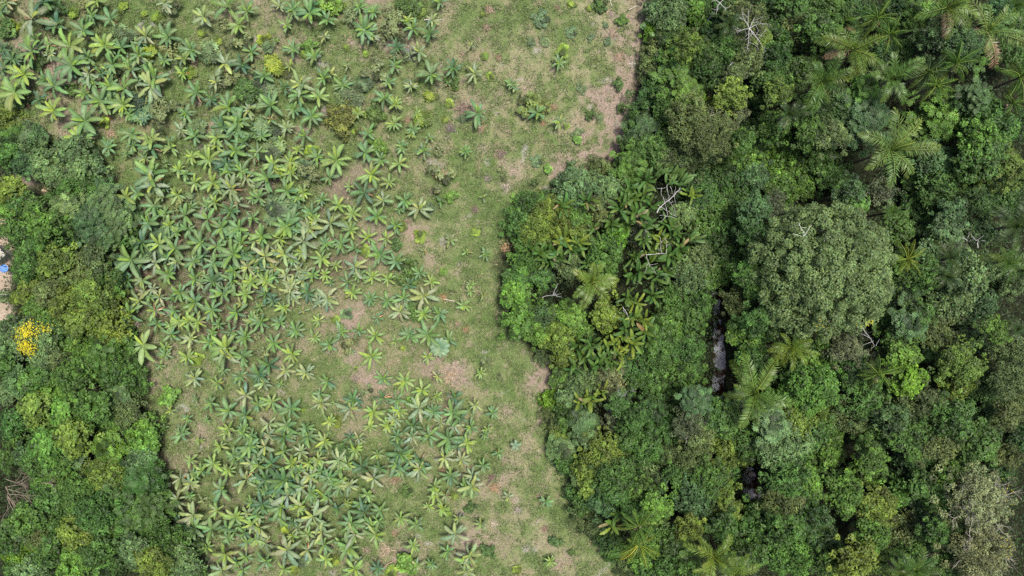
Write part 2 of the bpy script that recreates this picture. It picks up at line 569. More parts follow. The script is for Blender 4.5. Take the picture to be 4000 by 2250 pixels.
def crown_mesh(name, rng, style, rad, dens=1.0):
    """a crown of unit radius for a tree whose real crown radius is near `rad` metres"""
    P, N, D, L, W, T = [], [], [], [], [], []
    lob = rng.uniform(0, 2 * math.pi, 4)
    amp = rng.uniform(.04, .15, 4)

    def outline(th):
        return 1 + amp[0] * np.sin(2 * th + lob[0]) + amp[1] * np.sin(3 * th + lob[1]) + amp[2] * np.sin(5 * th + lob[2]) * .8 + amp[3] * np.sin(8 * th + lob[3]) * .5
    area = rad * rad
    if style == 'round':
        nc, rc, per, ll, ww, flat, zlo = int(18 + 11 * area), .42 / rad ** .8, 46, .34, .24, .8, -.45
    elif style == 'star':
        nc, rc, per, ll, ww, flat, zlo = int(16 + 10 * area), .42 / rad ** .8, 50, .50, .19, .85, -.45
    elif style == 'fine':
        nc, rc, per, ll, ww, flat, zlo = int(16 + 8 * area), .50 / rad ** .8, 62, .28, .17, .8, -.4
    elif style == 'loose':
        nc, rc, per, ll, ww, flat, zlo = int(14 + 9 * area), .48 / rad ** .8, 46, .40, .21, .9, -.5
    elif style == 'clump':                  # wide crown of distinct leaf tufts
        nc, rc, per, ll, ww, flat, zlo = 560, .088, 150, .27, .16, .8, -.1
    else:                                   # vine: low carpet of small leaves
        nc, rc, per, ll, ww, flat, zlo = int(14 + 9 * area), .40 / rad ** .8, 52, .31, .23, .5, -.25
    nc = int(nc * dens)
    # a crown is several unequal lobes at unequal heights, so its outline is uneven and dark clefts show between them
    nl = int({'round': 3.2, 'star': 3.2, 'fine': 3.8, 'loose': 4.0, 'vine': 4.5, 'clump': 4.0}[style] + 1.3 * rad)
    lobes = [(np.array([0, 0, .12]), .58)]
    for q in range(nl):
        a = q * 6.283 / nl + rng.uniform(-.5, .5)
        d = rng.uniform(.38, .72)
        lr = rng.uniform(.26, .46) * (1.25 if rad < 2 else 1.0 if rad < 4 else .75)
        lobes.append((np.array([math.cos(a) * d, math.sin(a) * d, rng.uniform(-.35, .22)]), lr))
    if rad > 4:
        for q in range(int(nl * .9)):
            a, d = rng.uniform(0, 6.283), rng.uniform(.1, .55)
            lobes.append((np.array([math.cos(a) * d, math.sin(a) * d, .55 * (1 - d) + rng.uniform(0, .15)]), rng.uniform(.18, .3)))
    if style == 'clump':
        lobes[0] = (np.array([0, 0, .0]), .86)
    wgt = np.array([b ** 2 for a, b in lobes])
    pick = rng.choice(len(lobes), nc, p=wgt / wgt.sum())
    lob_tone = rng.normal(1, .13, len(lobes))
    placed = np.zeros((0, 3))
    for pk in pick:
        lc, lr = lobes[pk]
        m = 5
        th = rng.uniform(0, 2 * math.pi, m)
        cz = rng.uniform(zlo, 1, m)
        sq = np.sqrt(np.maximum(0, 1 - cz ** 2))
        rr = rng.uniform(.8, 1.05, m)
        if style in ('loose', 'fine') and rng.random() < .15:
            rr = rr * 1.25
        cand = lc * np.array([1, 1, flat]) + (np.stack([np.cos(th) * sq, np.sin(th) * sq, cz * flat], 1) * (rr * lr)[:, None])
        if style != 'clump' and rng.random() < .09:      # stray sprays that reach into the neighbours
            ro_ = rng.uniform(.85, 1.3, m)
            cand = np.stack([np.cos(th) * ro_, np.sin(th) * ro_, rng.uniform(-.45, .0, m)], 1)
        if len(placed):
            dist = np.linalg.norm(cand[:, None] - placed[None], axis=2).min(1)
            c = cand[dist.argmax()]
        else:
            c = cand[0]
        placed = np.vstack([placed, c])
        crad = rc * rng.uniform(.65, 1.35)
        tone = rng.normal(1, .30) * lob_tone[pk]
        tone = min(max(tone, .42), 1.9)
        if style == 'clump':
            tone = 1 + (tone - 1) * .55
        n = int(per * rng.uniform(.7, 1.2))
        if style == 'star':
            k = max(5, n // 8)
            q = c + rand_dirs(rng, k) * crad * rng.uniform(.5, 1, (k, 1)) * np.array([1, 1, .7])
            for qc in q:
                m = 8
                a = np.linspace(0, 2 * math.pi, m, endpoint=False) + rng.uniform(0, 1)
                up = (qc - c) / crad * .5 + np.array([0, 0, .9])
                d = np.stack([np.cos(a), np.sin(a), np.full(m, -.15)], 1)
                P.append(qc + d * ll * .5 / rad)
                N.append(np.tile(up, (m, 1)) + rng.normal(0, .15, (m, 3)))
                D.append(d)
                L.append(np.full(m, ll / rad) * rng.uniform(.7, 1.1, m))
                W.append(np.full(m, ww / rad))
                T.append(leaf_tones(rng, m, tone * rng.normal(1, .12), .1))
        else:
            u = rand_dirs(rng, n)
            u[:, 2] = np.abs(u[:, 2]) * rng.choice([1, 1, 1, -1], n)
            q = c + u * crad * rng.uniform(.45, 1, (n, 1)) ** .6 * np.array([1, 1, .75])
            P.append(q)
            up = u * .75 + np.array([0, 0, .75]) + rng.normal(0, .4, (n, 3))
            N.append(up)
            D.append(rand_dirs(rng, n) + u * .5 - np.array([0, 0, .3]))
            L.append(ll / rad * rng.uniform(.65, 1.3, n))
            W.append(ww / rad * rng.uniform(.7, 1.2, n))
            T.append(leaf_tones(rng, n, tone, .24))
    P, N, D, L, W, T = [np.concatenate(a) for a in (P, N, D, L, W, T)]
    v, f = diamonds(P, N, D, L, W, .08)
    return make_mesh(name, v, f, M_TREE, np.repeat(T, 4, 0))


CLASSES = (1.5, 2.4, 3.6)
CROWNS = {}
for st in ('round', 'star', 'fine', 'loose', 'vine'):
    for ci, rad in enumerate(CLASSES):
        CROWNS[st, ci] = [crown_mesh('crown_' + st, RNG, st, rad) for _ in range(4 if ci == 1 else 3)]


def tube(path, radii, sides=5):
    """verts and quads of a bent tapering tube"""
    path = np.asarray(path, float)
    n = len(path)
    tan = np.gradient(path, axis=0)
    tan /= np.linalg.norm(tan, axis=1, keepdims=True) + 1e-9
    ref = np.where(np.abs(tan[:, 2:3]) > .9, np.array([[1., 0, 0]]), np.array([[0, 0, 1.]]))
    a = np.cross(tan, ref)
    a /= np.linalg.norm(a, axis=1, keepdims=True) + 1e-9
    b = np.cross(tan, a)
    an = np.linspace(0, 2 * math.pi, sides, endpoint=False)
    v = path[:, None] + np.asarray(radii)[:, None, None] * (np.cos(an)[None, :, None] * a[:, None] + np.sin(an)[None, :, None] * b[:, None])
    v = v.reshape(-1, 3)
    f = []
    for i in range(n - 1):
        for j in range(sides):
            k = (j + 1) % sides
            f.append((i * sides + j, i * sides + k, (i + 1) * sides + k, (i + 1) * sides + j))
    return v, np.array(f)


def join(parts):
    V, F, o = [], [], 0
    for v, f in parts:
        V.append(v)
        F.append(np.asarray(f) + o)
        o += len(v)
    return np.concatenate(V), np.concatenate(F)


def trunk_mesh(rng):
    """unit-height trunk that forks into limbs at the top"""
    parts = []
    z = np.linspace(-.05, .8, 6)
    p = np.stack([np.cumsum(rng.normal(0, .012, 6)), np.cumsum(rng.normal(0, .012, 6)), z], 1)
    parts.append(tube(p, np.linspace(.035, .02, 6), 6))
    for i in range(5):
        a = i * 1.257 + rng.uniform(-.4, .4)
        st = p[rng.integers(3, 6)]
        t = np.linspace(0, 1, 5)[:, None]
        q = st + t * np.array([math.cos(a) * .22, math.sin(a) * .22, .2]) + rng.normal(0, .012, (5, 3)) * t
        parts.append(tube(q, np.linspace(.016, .004, 5), 4))
    v, f = join(parts)
    return make_mesh('trunk', v, f, M_BARK, smooth=True)


TRUNKS = [trunk_mesh(RNG) for _ in range(4)]


def branches(rng, length, levels, start=(0, 0, 0), direction=(0, 0, 1), radius=.12, kids=4, bend=.18, spread=.9, parts=None, flat=0.0):
    """bare branching skeleton as a list of tubes"""
    if parts is None:
        parts = []
    n = 7
    p = np.array(start, float)
    d = np.array(direction, float)
    d /= np.linalg.norm(d)
    pts = [p.copy()]
    dirs = [d.copy()]
    for i in range(n - 1):
        d = d + rng.normal(0, bend, 3)
        d[2] *= (1 - flat)
        d /= np.linalg.norm(d)
        p = p + d * length / (n - 1)
        pts.append(p.copy())
        dirs.append(d.copy())
    parts.append(tube(pts, np.linspace(radius, radius * .45, n), 5))
    if levels > 0:
        for k in range(kids):
            i = min(n - 1, int(rng.uniform(.35, 1.0) * n))
            side = rand_dirs(rng, 1)[0]
            side[2] = abs(side[2]) * .6
            nd = dirs[i] * .6 + side * spread
            branches(rng, length * rng.uniform(.5, .75), levels - 1, pts[i], nd, radius * .5, max(2, kids - 1), bend, spread, parts, flat)
    return parts


# ------------------------------------------------------------------ trees of the two woods
C = {  # leaf colours (linear base colours)
    'dg': (.030, .070, .014), 'mg': (.047, .103, .018), 'bg': (.070, .146, .020), 'vg': (.078, .172, .013), 'yg': (.092, .142, .021),
    'og': (.072, .104, .030), 'bl': (.050, .102, .032), 'lb': (.084, .146, .048), 'gy': (.066, .086, .038), 'py': (.140, .165, .068),
    'lo': (.088, .146, .050)}
CW = {'lo': 'greyish olive', 'dg': 'dark green', 'mg': 'mid-green', 'bg': 'bright green', 'vg': 'vivid green', 'yg': 'yellow-green', 'og': 'olive', 'bl': 'blue-green',
      'lb': 'pale blue-green', 'gy': 'grey-brown', 'py': 'pale straw-green'}
SW = {'round': 'round-crowned', 'star': 'whorl-leaved', 'fine': 'fine-leaved', 'loose': 'loose-crowned', 'vine': 'vine-covered'}
SK = {'r': 'round', 's': 'star', 'f': 'fine', 'l': 'loose', 'v': 'vine'}

RIGHT = '''
A2: 1500,100,150,r,lb;1640,150,170,r,lb;1800,70,150,r,bg;1430,310,105,r,vg;1620,390,110,r,dg;1900,180,130,l,dg;1830,490,170,l,yg;1980,560,120,l,mg;1720,620,140,s,bg;1420,660,120,f,og;1480,480,100,f,og;1700,770,150,s,bg;2000,700,120,l,dg;2030,830,130,f,gy;1800,930,120,s,bg;1500,870,120,l,mg;1400,1010,150,l,dg;1560,1060,150,r,mg;1330,1190,140,l,mg;1370,1330,180,s,bl;1850,1200,220,f,og;2050,1330,180,f,og;1750,1380,160,f,og;2100,1110,120,r,yg;2250,1100,130,f,gy;2230,950,130,l,yg;2450,1000,140,r,dg;2400,1180,150,l,dg;2500,1350,120,l,mg;2330,1400,120,l,mg;2300,100,110,f,og;2440,200,140,f,og;2400,550,140,f,og;2330,420,120,f,og;2250,730,100,f,og;2200,480,120,l,mg;2510,340,80,r,yg;2180,60,100,r,mg;2540,750,100,l,mg;1570,20,120,r,mg;1950,60,110,r,mg;2060,280,110,l,dg;1560,560,90,s,mg;2120,820,110,f,gy
A3: 80,80,130,l,dg;60,560,140,l,dg;330,90,160,l,mg;600,70,180,l,mg;350,280,160,f,og;560,270,150,l,mg;100,380,150,l,mg;300,480,150,l,dg;620,420,120,s,mg;60,800,150,l,mg;130,930,120,r,yg;380,680,150,r,mg;1500,110,140,s,bg;2350,80,120,f,bl;1990,400,180,f,bl;2150,500,130,s,bg;1700,400,140,l,bl;1330,540,120,l,mg;1050,650,110,l,og;2130,1000,130,s,bl;990,1150,250,s,bl;1000,870,130,s,bg;1800,1180,240,s,bg;2280,1270,240,l,mg;2200,1380,150,l,bg;700,1150,140,l,dg;450,1100,150,l,mg;650,1350,150,f,og;100,1250,130,r,mg;450,1350,130,l,mg;2560,1230,120,l,dg;2520,560,120,l,mg;1420,480,110,l,dg;880,60,120,l,dg;1300,80,100,l,dg;1900,150,130,s,mg;2500,200,120,l,mg;1150,520,90,l,dg;2000,1000,90,l,dg
B2: 1250,200,170,s,bg;1300,60,150,r,mg;1450,60,140,l,mg;1750,80,200,f,og;1950,60,150,f,og;880,250,110,f,og;640,450,190,r,lb;820,390,80,r,lb;990,460,140,r,lb;200,600,150,r,mg;330,680,140,r,yg;100,800,150,l,mg;250,850,170,r,yg;500,720,150,r,yg;650,740,150,r,mg;930,640,150,r,og;1070,900,90,r,vg;1280,890,80,f,gy;160,1170,150,r,bg;80,1330,120,r,mg;900,1130,160,r,mg;560,1200,130,l,og;1730,720,130,r,lb;1900,1130,130,l,og;1800,1330,180,r,lb;2000,750,220,v,mg;2100,500,220,v,mg;1900,300,220,v,dg;2300,150,230,v,bg;2250,400,200,v,dg;2200,900,220,v,mg;2100,1050,200,v,dg;2450,300,150,v,bl;2480,650,120,l,bl;2300,1200,200,v,mg;2480,1350,170,l,mg;1950,500,170,v,dg;2330,650,180,v,mg;2430,900,120,l,dg;1100,330,100,l,dg;1500,1050,110,l,yg;700,900,110,r,yg;420,900,110,r,yg;1000,1000,100,l,mg;300,1330,110,r,mg;2100,1300,170,v,mg
B3: 150,150,220,v,bg;330,330,190,v,bg;550,200,160,v,mg;700,350,160,v,mg;400,60,150,v,dg;100,420,150,v,mg;60,650,130,f,gy;850,480,130,l,bl;1180,480,90,f,gy;1700,150,150,l,bl;1650,300,120,l,mg;1950,200,180,l,mg;2200,100,170,l,mg;2400,200,180,l,yg;1750,420,150,l,mg;2000,420,180,v,mg;1880,680,120,r,bl;1500,500,150,v,mg;1600,650,180,v,dg;1600,850,150,v,dg;1350,850,120,l,mg;2400,500,150,l,dg;2200,420,130,l,dg;1850,900,130,r,lb;2150,870,160,r,lb;1620,1120,110,r,lb;2090,1270,170,r,lb;1600,1300,130,l,mg;1350,1300,130,l,mg;1900,1400,120,r,bl;2480,1400,120,f,og;1900,1050,100,f,gy;900,620,110,l,mg;2150,600,120,l,dg;2540,300,110,l,mg;2300,1400,110,l,dg;1780,1050,80,l,dg
C2: 60,60,160,r,bg;100,350,160,r,bg;310,330,110,f,bl;560,290,150,r,bg;650,400,130,r,bg;960,280,150,r,yg;450,530,140,r,yg;560,690,130,r,yg;520,900,110,r,mg;960,930,150,r,py;720,1000,170,r,lb;620,1120,130,r,lb;410,1160,95,r,vg;600,1270,130,l,mg;450,1330,110,l,og;1300,750,190,v,mg;1500,620,180,v,mg;1450,900,200,v,mg;1700,750,170,v,mg;1650,950,200,v,mg;1790,850,120,v,mg;1780,620,140,v,mg;1650,330,150,r,bg;1750,100,180,v,mg;1900,150,110,l,mg;1810,300,130,l,mg;1550,450,150,v,mg;2290,150,120,f,og;2310,420,120,r,bg;2420,560,140,r,mg;2430,720,110,l,mg;2450,200,150,l,dg;2450,350,130,l,mg;1860,1150,120,s,bl;1780,1210,110,r,yg;2300,1180,120,s,bl;1400,1250,120,l,dg;1250,1300,120,l,mg;1100,1180,90,r,mg;1050,1380,110,f,gy;1780,1380,120,f,gy;1500,1380,130,l,mg;1620,1180,120,v,mg;2000,1300,150,l,mg;2200,1350,130,l,mg;700,1380,100,s,bl;2500,850,120,l,dg;320,700,60,f,og;1750,500,140,v,mg;260,480,110,r,bg
C3: 640,650,150,l,mg;1230,300,110,s,bg;1400,150,150,s,bl;1450,370,150,s,bl;1550,250,130,l,mg;1880,130,230,r,lb;2200,180,130,r,bl;2080,500,150,r,lb;1700,500,180,l,og;1380,680,140,r,bg;1430,930,170,r,vg;1620,640,100,l,dg;1980,780,190,r,yg;1960,980,130,r,yg;2330,440,120,r,bg;2480,720,200,f,og;2500,950,180,f,og;2510,1150,120,f,og;2380,1080,130,l,mg;940,520,110,f,gy;800,620,140,f,gy;1050,630,110,r,bl;1090,720,90,f,gy;880,820,120,l,dg;1000,1130,180,l,mg;1250,1080,130,l,mg;850,1300,180,f,og;1000,1300,100,r,bg;1250,1330,150,l,bl;1550,1150,170,f,og;1780,1220,120,f,og;1550,1330,150,f,og;1900,1330,170,l,mg;2150,1300,130,l,mg;1700,850,130,l,dg;2150,950,120,l,dg;2250,1100,120,l,dg;60,1150,100,l,mg;60,1370,150,s,lb;300,1330,150,l,yg;520,1270,130,l,yg;580,1400,120,l,mg;60,380,120,r,mg;1150,520,100,l,dg;700,850,110,l,dg;2420,1300,110,f,og;1300,520,120,l,mg;450,760,110,r,bg
D2: 520,170,140,s,lb;720,50,90,r,lb;490,20,80,l,yg;950,200,170,l,yg;800,350,130,l,yg;700,470,90,r,lb;820,550,150,r,yg;1050,470,170,l,mg;1050,600,150,l,mg;750,720,120,l,mg;950,720,140,l,bl;1350,150,180,l,mg;1200,80,140,l,mg;1600,120,160,l,dg;1380,500,140,f,og;1600,270,130,f,og;1850,300,170,f,og;1900,60,150,f,og;1700,480,130,l,mg;1850,650,200,r,bl;2000,480,140,l,mg;2150,150,170,l,yg;2400,100,170,l,mg;2340,250,90,l,yg;2110,600,130,l,yg;2200,790,110,r,yg;1950,850,150,l,mg;1450,750,130,r,bg;1480,880,120,r,yg;1200,730,120,l,mg;1450,1100,130,r,bg;1650,1100,150,l,mg;1800,1000,120,r,yg;1350,1320,150,r,bg;1600,1280,150,l,mg;950,1080,110,l,dg;1020,1200,100,l,mg;1180,1310,110,f,og;1750,1400,120,l,mg;2400,1200,150,l,mg;2300,1000,150,l,dg;2450,900,150,l,mg;1500,1400,150,l,mg;620,620,80,l,dg;700,850,90,f,og;800,960,80,f,og;2150,950,110,l,mg;1250,350,110,l,mg;560,330,90,l,mg;1170,600,110,l,mg;1330,620,110,l,mg;2150,400,90,l,mg;1200,1400,110,f,og;480,270,60,l,dg
D3: 200,170,220,f,lb;600,150,180,r,bg;430,60,150,l,mg;200,500,180,l,mg;420,500,150,r,bg;330,600,120,l,py;150,720,150,f,og;750,480,110,r,bg;1080,300,130,r,bg;820,650,160,r,bg;1120,780,180,r,yg;1000,430,130,r,bg;1480,80,180,l,mg;1750,180,160,f,og;2150,150,160,l,mg;2450,200,150,f,og;1600,530,150,l,mg;1500,250,150,l,dg;1850,430,90,r,bg;1600,750,180,r,bl;1900,980,120,l,mg;1700,1000,130,l,mg;1100,1080,150,r,bg;1350,1000,160,f,og;1500,1120,150,l,mg;250,1270,200,l,bg;600,1150,150,l,bl;150,970,170,l,mg;450,850,150,l,dg;900,1330,170,l,yg;1150,1300,140,r,yg;650,1350,130,l,mg;1850,1350,120,l,mg;1300,450,90,l,dg;1050,130,120,l,mg;1950,300,120,l,mg;2350,380,110,l,dg;1800,680,110,l,mg;480,1030,110,l,mg;1300,650,120,r,bg;90,330,90,l,dg;1000,960,80,l,mg;1680,330,100,l,mg;2530,50,120,l,dg
'''
LEFT = '''
A0: 60,1230,100,f,yg;130,1370,110,s,mg;350,1400,110,r,bl
B0: 60,100,110,r,mg;200,200,110,r,bl;450,170,150,r,lb;700,60,130,r,lb;550,320,150,r,lb;800,270,160,r,lb;900,200,120,r,lb;850,400,120,r,mg;700,440,110,r,mg;80,450,130,r,yg;150,570,100,r,mg;80,650,130,r,bg;650,650,130,s,lb;700,870,120,s,lb;1000,600,170,s,lb;900,780,180,s,bl;1080,780,170,s,lb;960,930,130,s,bl;400,830,150,r,bg;150,870,130,r,mg;380,980,130,l,mg;1240,830,80,r,bg;1230,960,100,l,dg;300,1060,150,r,mg;520,1180,160,r,yg;900,1130,140,r,og;850,1290,150,r,og;250,1270,110,r,mg;250,1400,110,r,mg;650,1380,150,r,og;1000,1400,150,r,mg;1160,1400,80,l,bl;1090,1200,90,l,dg;620,1040,120,l,dg;430,1330,120,r,mg;300,640,100,l,mg;540,560,90,l,dg;1010,480,90,s,bl;1270,680,80,s,bl;250,740,80,r,mg
C0: 250,80,120,r,yg;480,60,120,r,og;650,180,180,r,yg;850,100,180,r,yg;900,280,200,r,yg;1080,150,120,r,yg;1050,420,150,r,yg;750,370,120,r,yg;330,220,90,r,bg;50,400,90,r,lb;60,620,120,r,lb;400,700,110,r,lb;800,640,170,r,bg;1000,700,150,s,mg;640,560,110,r,mg;1200,600,110,r,mg;150,930,120,r,bl;400,870,120,r,mg;520,1020,120,r,bg;870,890,80,r,bg;60,1080,110,r,lb;1150,1080,110,s,lb;1100,900,150,r,mg;1330,1000,110,r,mg;1330,850,90,r,mg;890,1030,60,f,gy;700,900,140,l,mg;330,1200,150,r,yg;650,1250,160,r,bg;900,1200,150,r,mg;1250,1250,130,f,og;1130,1350,130,r,mg;1450,1380,110,r,bg;400,1380,150,r,mg;120,1350,140,r,mg;750,1400,150,r,mg;1220,760,110,s,mg;560,730,90,l,og;250,960,90,l,mg;1250,480,80,l,mg;40,800,100,l,mg
D0: 130,60,110,r,mg;450,150,160,r,bg;700,60,160,r,yg;650,230,150,s,lb;1050,170,140,s,bg;1200,150,90,s,lb;1400,100,130,r,bg;1400,300,140,f,lb;550,330,130,l,mg;1050,450,180,r,yg;780,400,160,r,yg;1080,570,120,s,lb;1350,500,150,s,mg;1580,600,100,l,dg;450,700,150,r,mg;750,650,180,r,mg;900,850,180,r,mg;1150,850,160,s,mg;1450,850,170,s,mg;1660,760,90,l,dg;600,900,170,r,mg;200,920,150,r,mg;180,1000,80,r,lb;350,1080,80,r,og;180,1230,170,r,vg;700,1020,150,r,yg;950,1000,150,r,mg;1250,1050,150,r,bl;1300,1200,140,r,lb;1600,1100,170,r,mg;1480,1000,120,r,mg;1450,1310,140,r,yg;1720,1230,120,r,lb;1850,1350,130,r,lb;1930,1180,100,l,dg;500,1250,140,r,mg;700,1380,150,r,bg;950,1250,150,r,mg;1080,1350,120,l,dg;280,1420,130,r,lb;60,1150,90,r,mg;1580,1410,120,r,yg;400,500,120,r,mg;330,300,110,r,mg;1200,680,120,s,mg;230,240,90,l,bl;40,300,80,l,mg;1760,1060,80,l,mg;1290,380,100,r,mg;1500,420,110,r,mg;60,1000,90,r,mg;100,1400,80,l,mg;830,1180,110,r,mg;520,520,110,r,mg;1950,1420,90,r,mg;430,1120,100,r,mg
'''


def jitter_col(c, rnd, a=.08):
    k = rnd.gauss(1, a)
    y = rnd.gauss(0, a * .6)
    return (c[0] * k * (1 + y), c[1] * k, c[2] * k * (1 - y))


def cls(rad):
    return 0 if rad < 1.95 else (1 if rad < 3.0 else 2)


rt = random.Random(21)


def tree(px, py, rpx, style, ck, wood, grow=1.2, hh=None, mesh=None, label=None, name=None, group=None):
    rad = rpx * S * grow
    edge = (px - right_edge(py)) if wood == 'right' else (left_edge(py) - px)
    if hh is None:
        if style == 'vine':
            hh = rt.uniform(3.2, 4.6)
        else:
            hh = 4.5 + rad * 1.2 + rt.uniform(-2.5, 5.0)
            if wood == 'left':
                hh = 3.4 + rad * 1.1 + rt.uniform(-1.8, 2.8)
            if ((px - 2330) / 430) ** 2 + ((py - 1060) / 480) ** 2 < 1 and wood == 'right':
                hh = 3.0 + rad * .75 + rt.uniform(-.5, .8)
            if ck == 'dg':
                hh -= 2.2
            hh = min(hh, 1.0 + rad * .72 + max(edge, 0) * .03)
    zc = hh - .6 * rad * (.6 if style == 'vine' else 1)
    rad *= (1 - zc / H)
    x, y = G(px, py, zc + .3 * rad)
    name = name or ('vine_thicket' if style == 'vine' else 'shrub' if hh < 5.2 else {'star': 'whorl_leaved_tree', 'fine': 'fine_leaved_tree', 'loose': 'loose_crowned_tree', 'round': 'round_crowned_tree'}[style])
    e = link(name, None, None, (x, y, 0))
    me = mesh or rt.choice(CROWNS[style, cls(rad)])
    col = jitter_col(C[ck], rt)
    if wood == 'left':
        col = tuple(v * 1.06 for v in col)
    lean = (rt.uniform(-.12, .12), rt.uniform(-.12, .12), rt.uniform(0, 6.28))
    link('crown', me, e, (0, 0, zc), lean, (rad, rad, rad * rt.uniform(.85, 1.15)), col)
    tk = rt.uniform(.7, 1.3)
    tw = max(.6, rad * .8) * 1.6
    link('trunk', rt.choice(TRUNKS), e, (0, 0, -.1), (0, 0, rt.uniform(0, 6.28)), (tw, tw, zc + .2 * rad), (.16 * tk, .13 * tk, .10 * tk))
    side = 'right forest' if wood == 'right' else 'left wood'
    size = 'small' if rpx < 42 else ('big' if rpx > 68 else 'medium')
    kindw = 'shrub' if name == 'shrub' else 'thicket' if style == 'vine' else 'tree'
    tag(e, label or place('%s %s %s %s in %s' % (size, CW[ck], SW[style], kindw, side), px, py), kindw,
        group or '%ss of the %s' % (kindw, side))
    return e, zc, rad, col


for (px, py, r, w) in parse(RIGHT):
    tree(px, py, r, SK[w[0]], w[1], 'right')
for (px, py, r, w) in parse(LEFT):
    tree(px, py, r, SK[w[0]], w[1], 'left')

# the few trees that stand out
BIG = crown_mesh('crown_large', np.random.default_rng(3), 'clump', 8.0)
BIG2 = crown_mesh('crown_large', np.random.default_rng(4), 'round', 5.0)
PALE = [crown_mesh('crown_sparse', np.random.default_rng(s), 'fine', 5.2) for s in (5, 6)]


def flowers(parent, rng, zc, rad, n, where, spread, col, size=.3):
    th = rng.normal(where[0], spread[0], n)
    rr = np.clip(rng.normal(where[1], spread[1], n), 0, .97)
    x = np.cos(th) * rr
    y = np.sin(th) * rr
    z = .75 * np.sqrt(1 - rr ** 2) + rng.uniform(-.03, .08, n)
    p = np.stack([x, y, z], 1) * rad
    nn = p / rad + np.array([0, 0, .8]) + rng.normal(0, .4, (n, 3))
    v, f = diamonds(p, nn, rand_dirs(rng, n), size * rng.uniform(.7, 1.3, n), size * rng.uniform(.7, 1.1, n), .2)
    t = np.repeat(leaf_tones(rng, n, 1.0, .15), 4, 0)
    crown = next(c for c in parent.children if c.name.startswith('crown'))
    b = link('blossom', make_mesh('blossom', v, f, M_FLOWER, t), crown, (0, 0, zc), (0, 0, 0), 1, col)
    b.matrix_parent_inverse = Matrix.LocRotScale(crown.location, crown.rotation_euler, crown.scale).inverted()


e, zc, rad, _ = tree(3237, 1056, 272, 'fine', 'lo', 'right', 1.08, 17, BIG, 'largest tree in the right forest with a wide greyish olive crown', 'spreading_tree', 'landmark trees')
flowers(e, np.random.default_rng(1), zc, rad, 34, (-1.0, .80), (.07, .04), (.50, .45, .03), .18)
flowers(e, np.random.default_rng(2), zc, rad, 18, (-1.9, .72), (.08, .04), (.36, .34, .04), .18)
tree(3172, 1512, 108, 'round', 'bg', 'right', 1.15, 12, BIG2, 'big bright green round tree just right of the large palm by the creek', 'broadleaf_tree', 'landmark trees')
for i, (px, py, rr, lab) in enumerate(((3850, 1960, 130, 'tall sparse straw-green tree with pale twigs near the right edge, upper of two'), (3850, 2165, 125, 'tall sparse straw-green tree with pale twigs in the bottom right corner'))):
    e, zc, rad, _ = tree(px, py, rr, 'fine', 'py', 'right', 1.0, 15, PALE[i], lab, 'sparse_tree', 'landmark trees')
    parts = []
    rg = np.random.default_rng(60 + i)
    for k in range(6):
        a = k * 1.05 + rg.uniform(-.3, .3)
        branches(rg, rad * .75, 3, (0, 0, -.3 * rad), (math.cos(a) * .8, math.sin(a) * .8, .75), .13, 4, .12, .7, parts)
    v, f = join(parts)
    link('branch', make_mesh('branch', v, f, M_BARK), e, (0, 0, zc), (0, 0, 0), 1, (.36, .33, .27))
    flowers(e, rg, zc, rad, 16, (.6, .7), (.3, .2), (.45, .40, .04), .2)
e, zc, rad, _ = tree(130, 1312, 76, 'round', 'lb', 'left', 1.2, 8.5, None, 'tree covered in bright yellow blossom near the left edge', 'flowering_tree', 'landmark trees')
flowers(e, np.random.default_rng(8), zc, rad * 1.02, 330, (1.6, .32), (1.0, .2), (.58, .50, .02), .19)
flowers(e, np.random.default_rng(9), zc, rad * 1.02, 280, (-1.7, .5), (.4, .16), (.58, .50, .02), .19)
e, zc, rad, _ = tree(185, 1285, 36, 'round', 'mg', 'left', 1.2, 7.5, None, 'small tree with yellow blossom touching the right of the larger yellow one', 'flowering_tree', 'landmark trees')
flowers(e, np.random.default_rng(10), zc, rad, 110, (0, .4), (2, .3), (.52, .48, .02), .15)


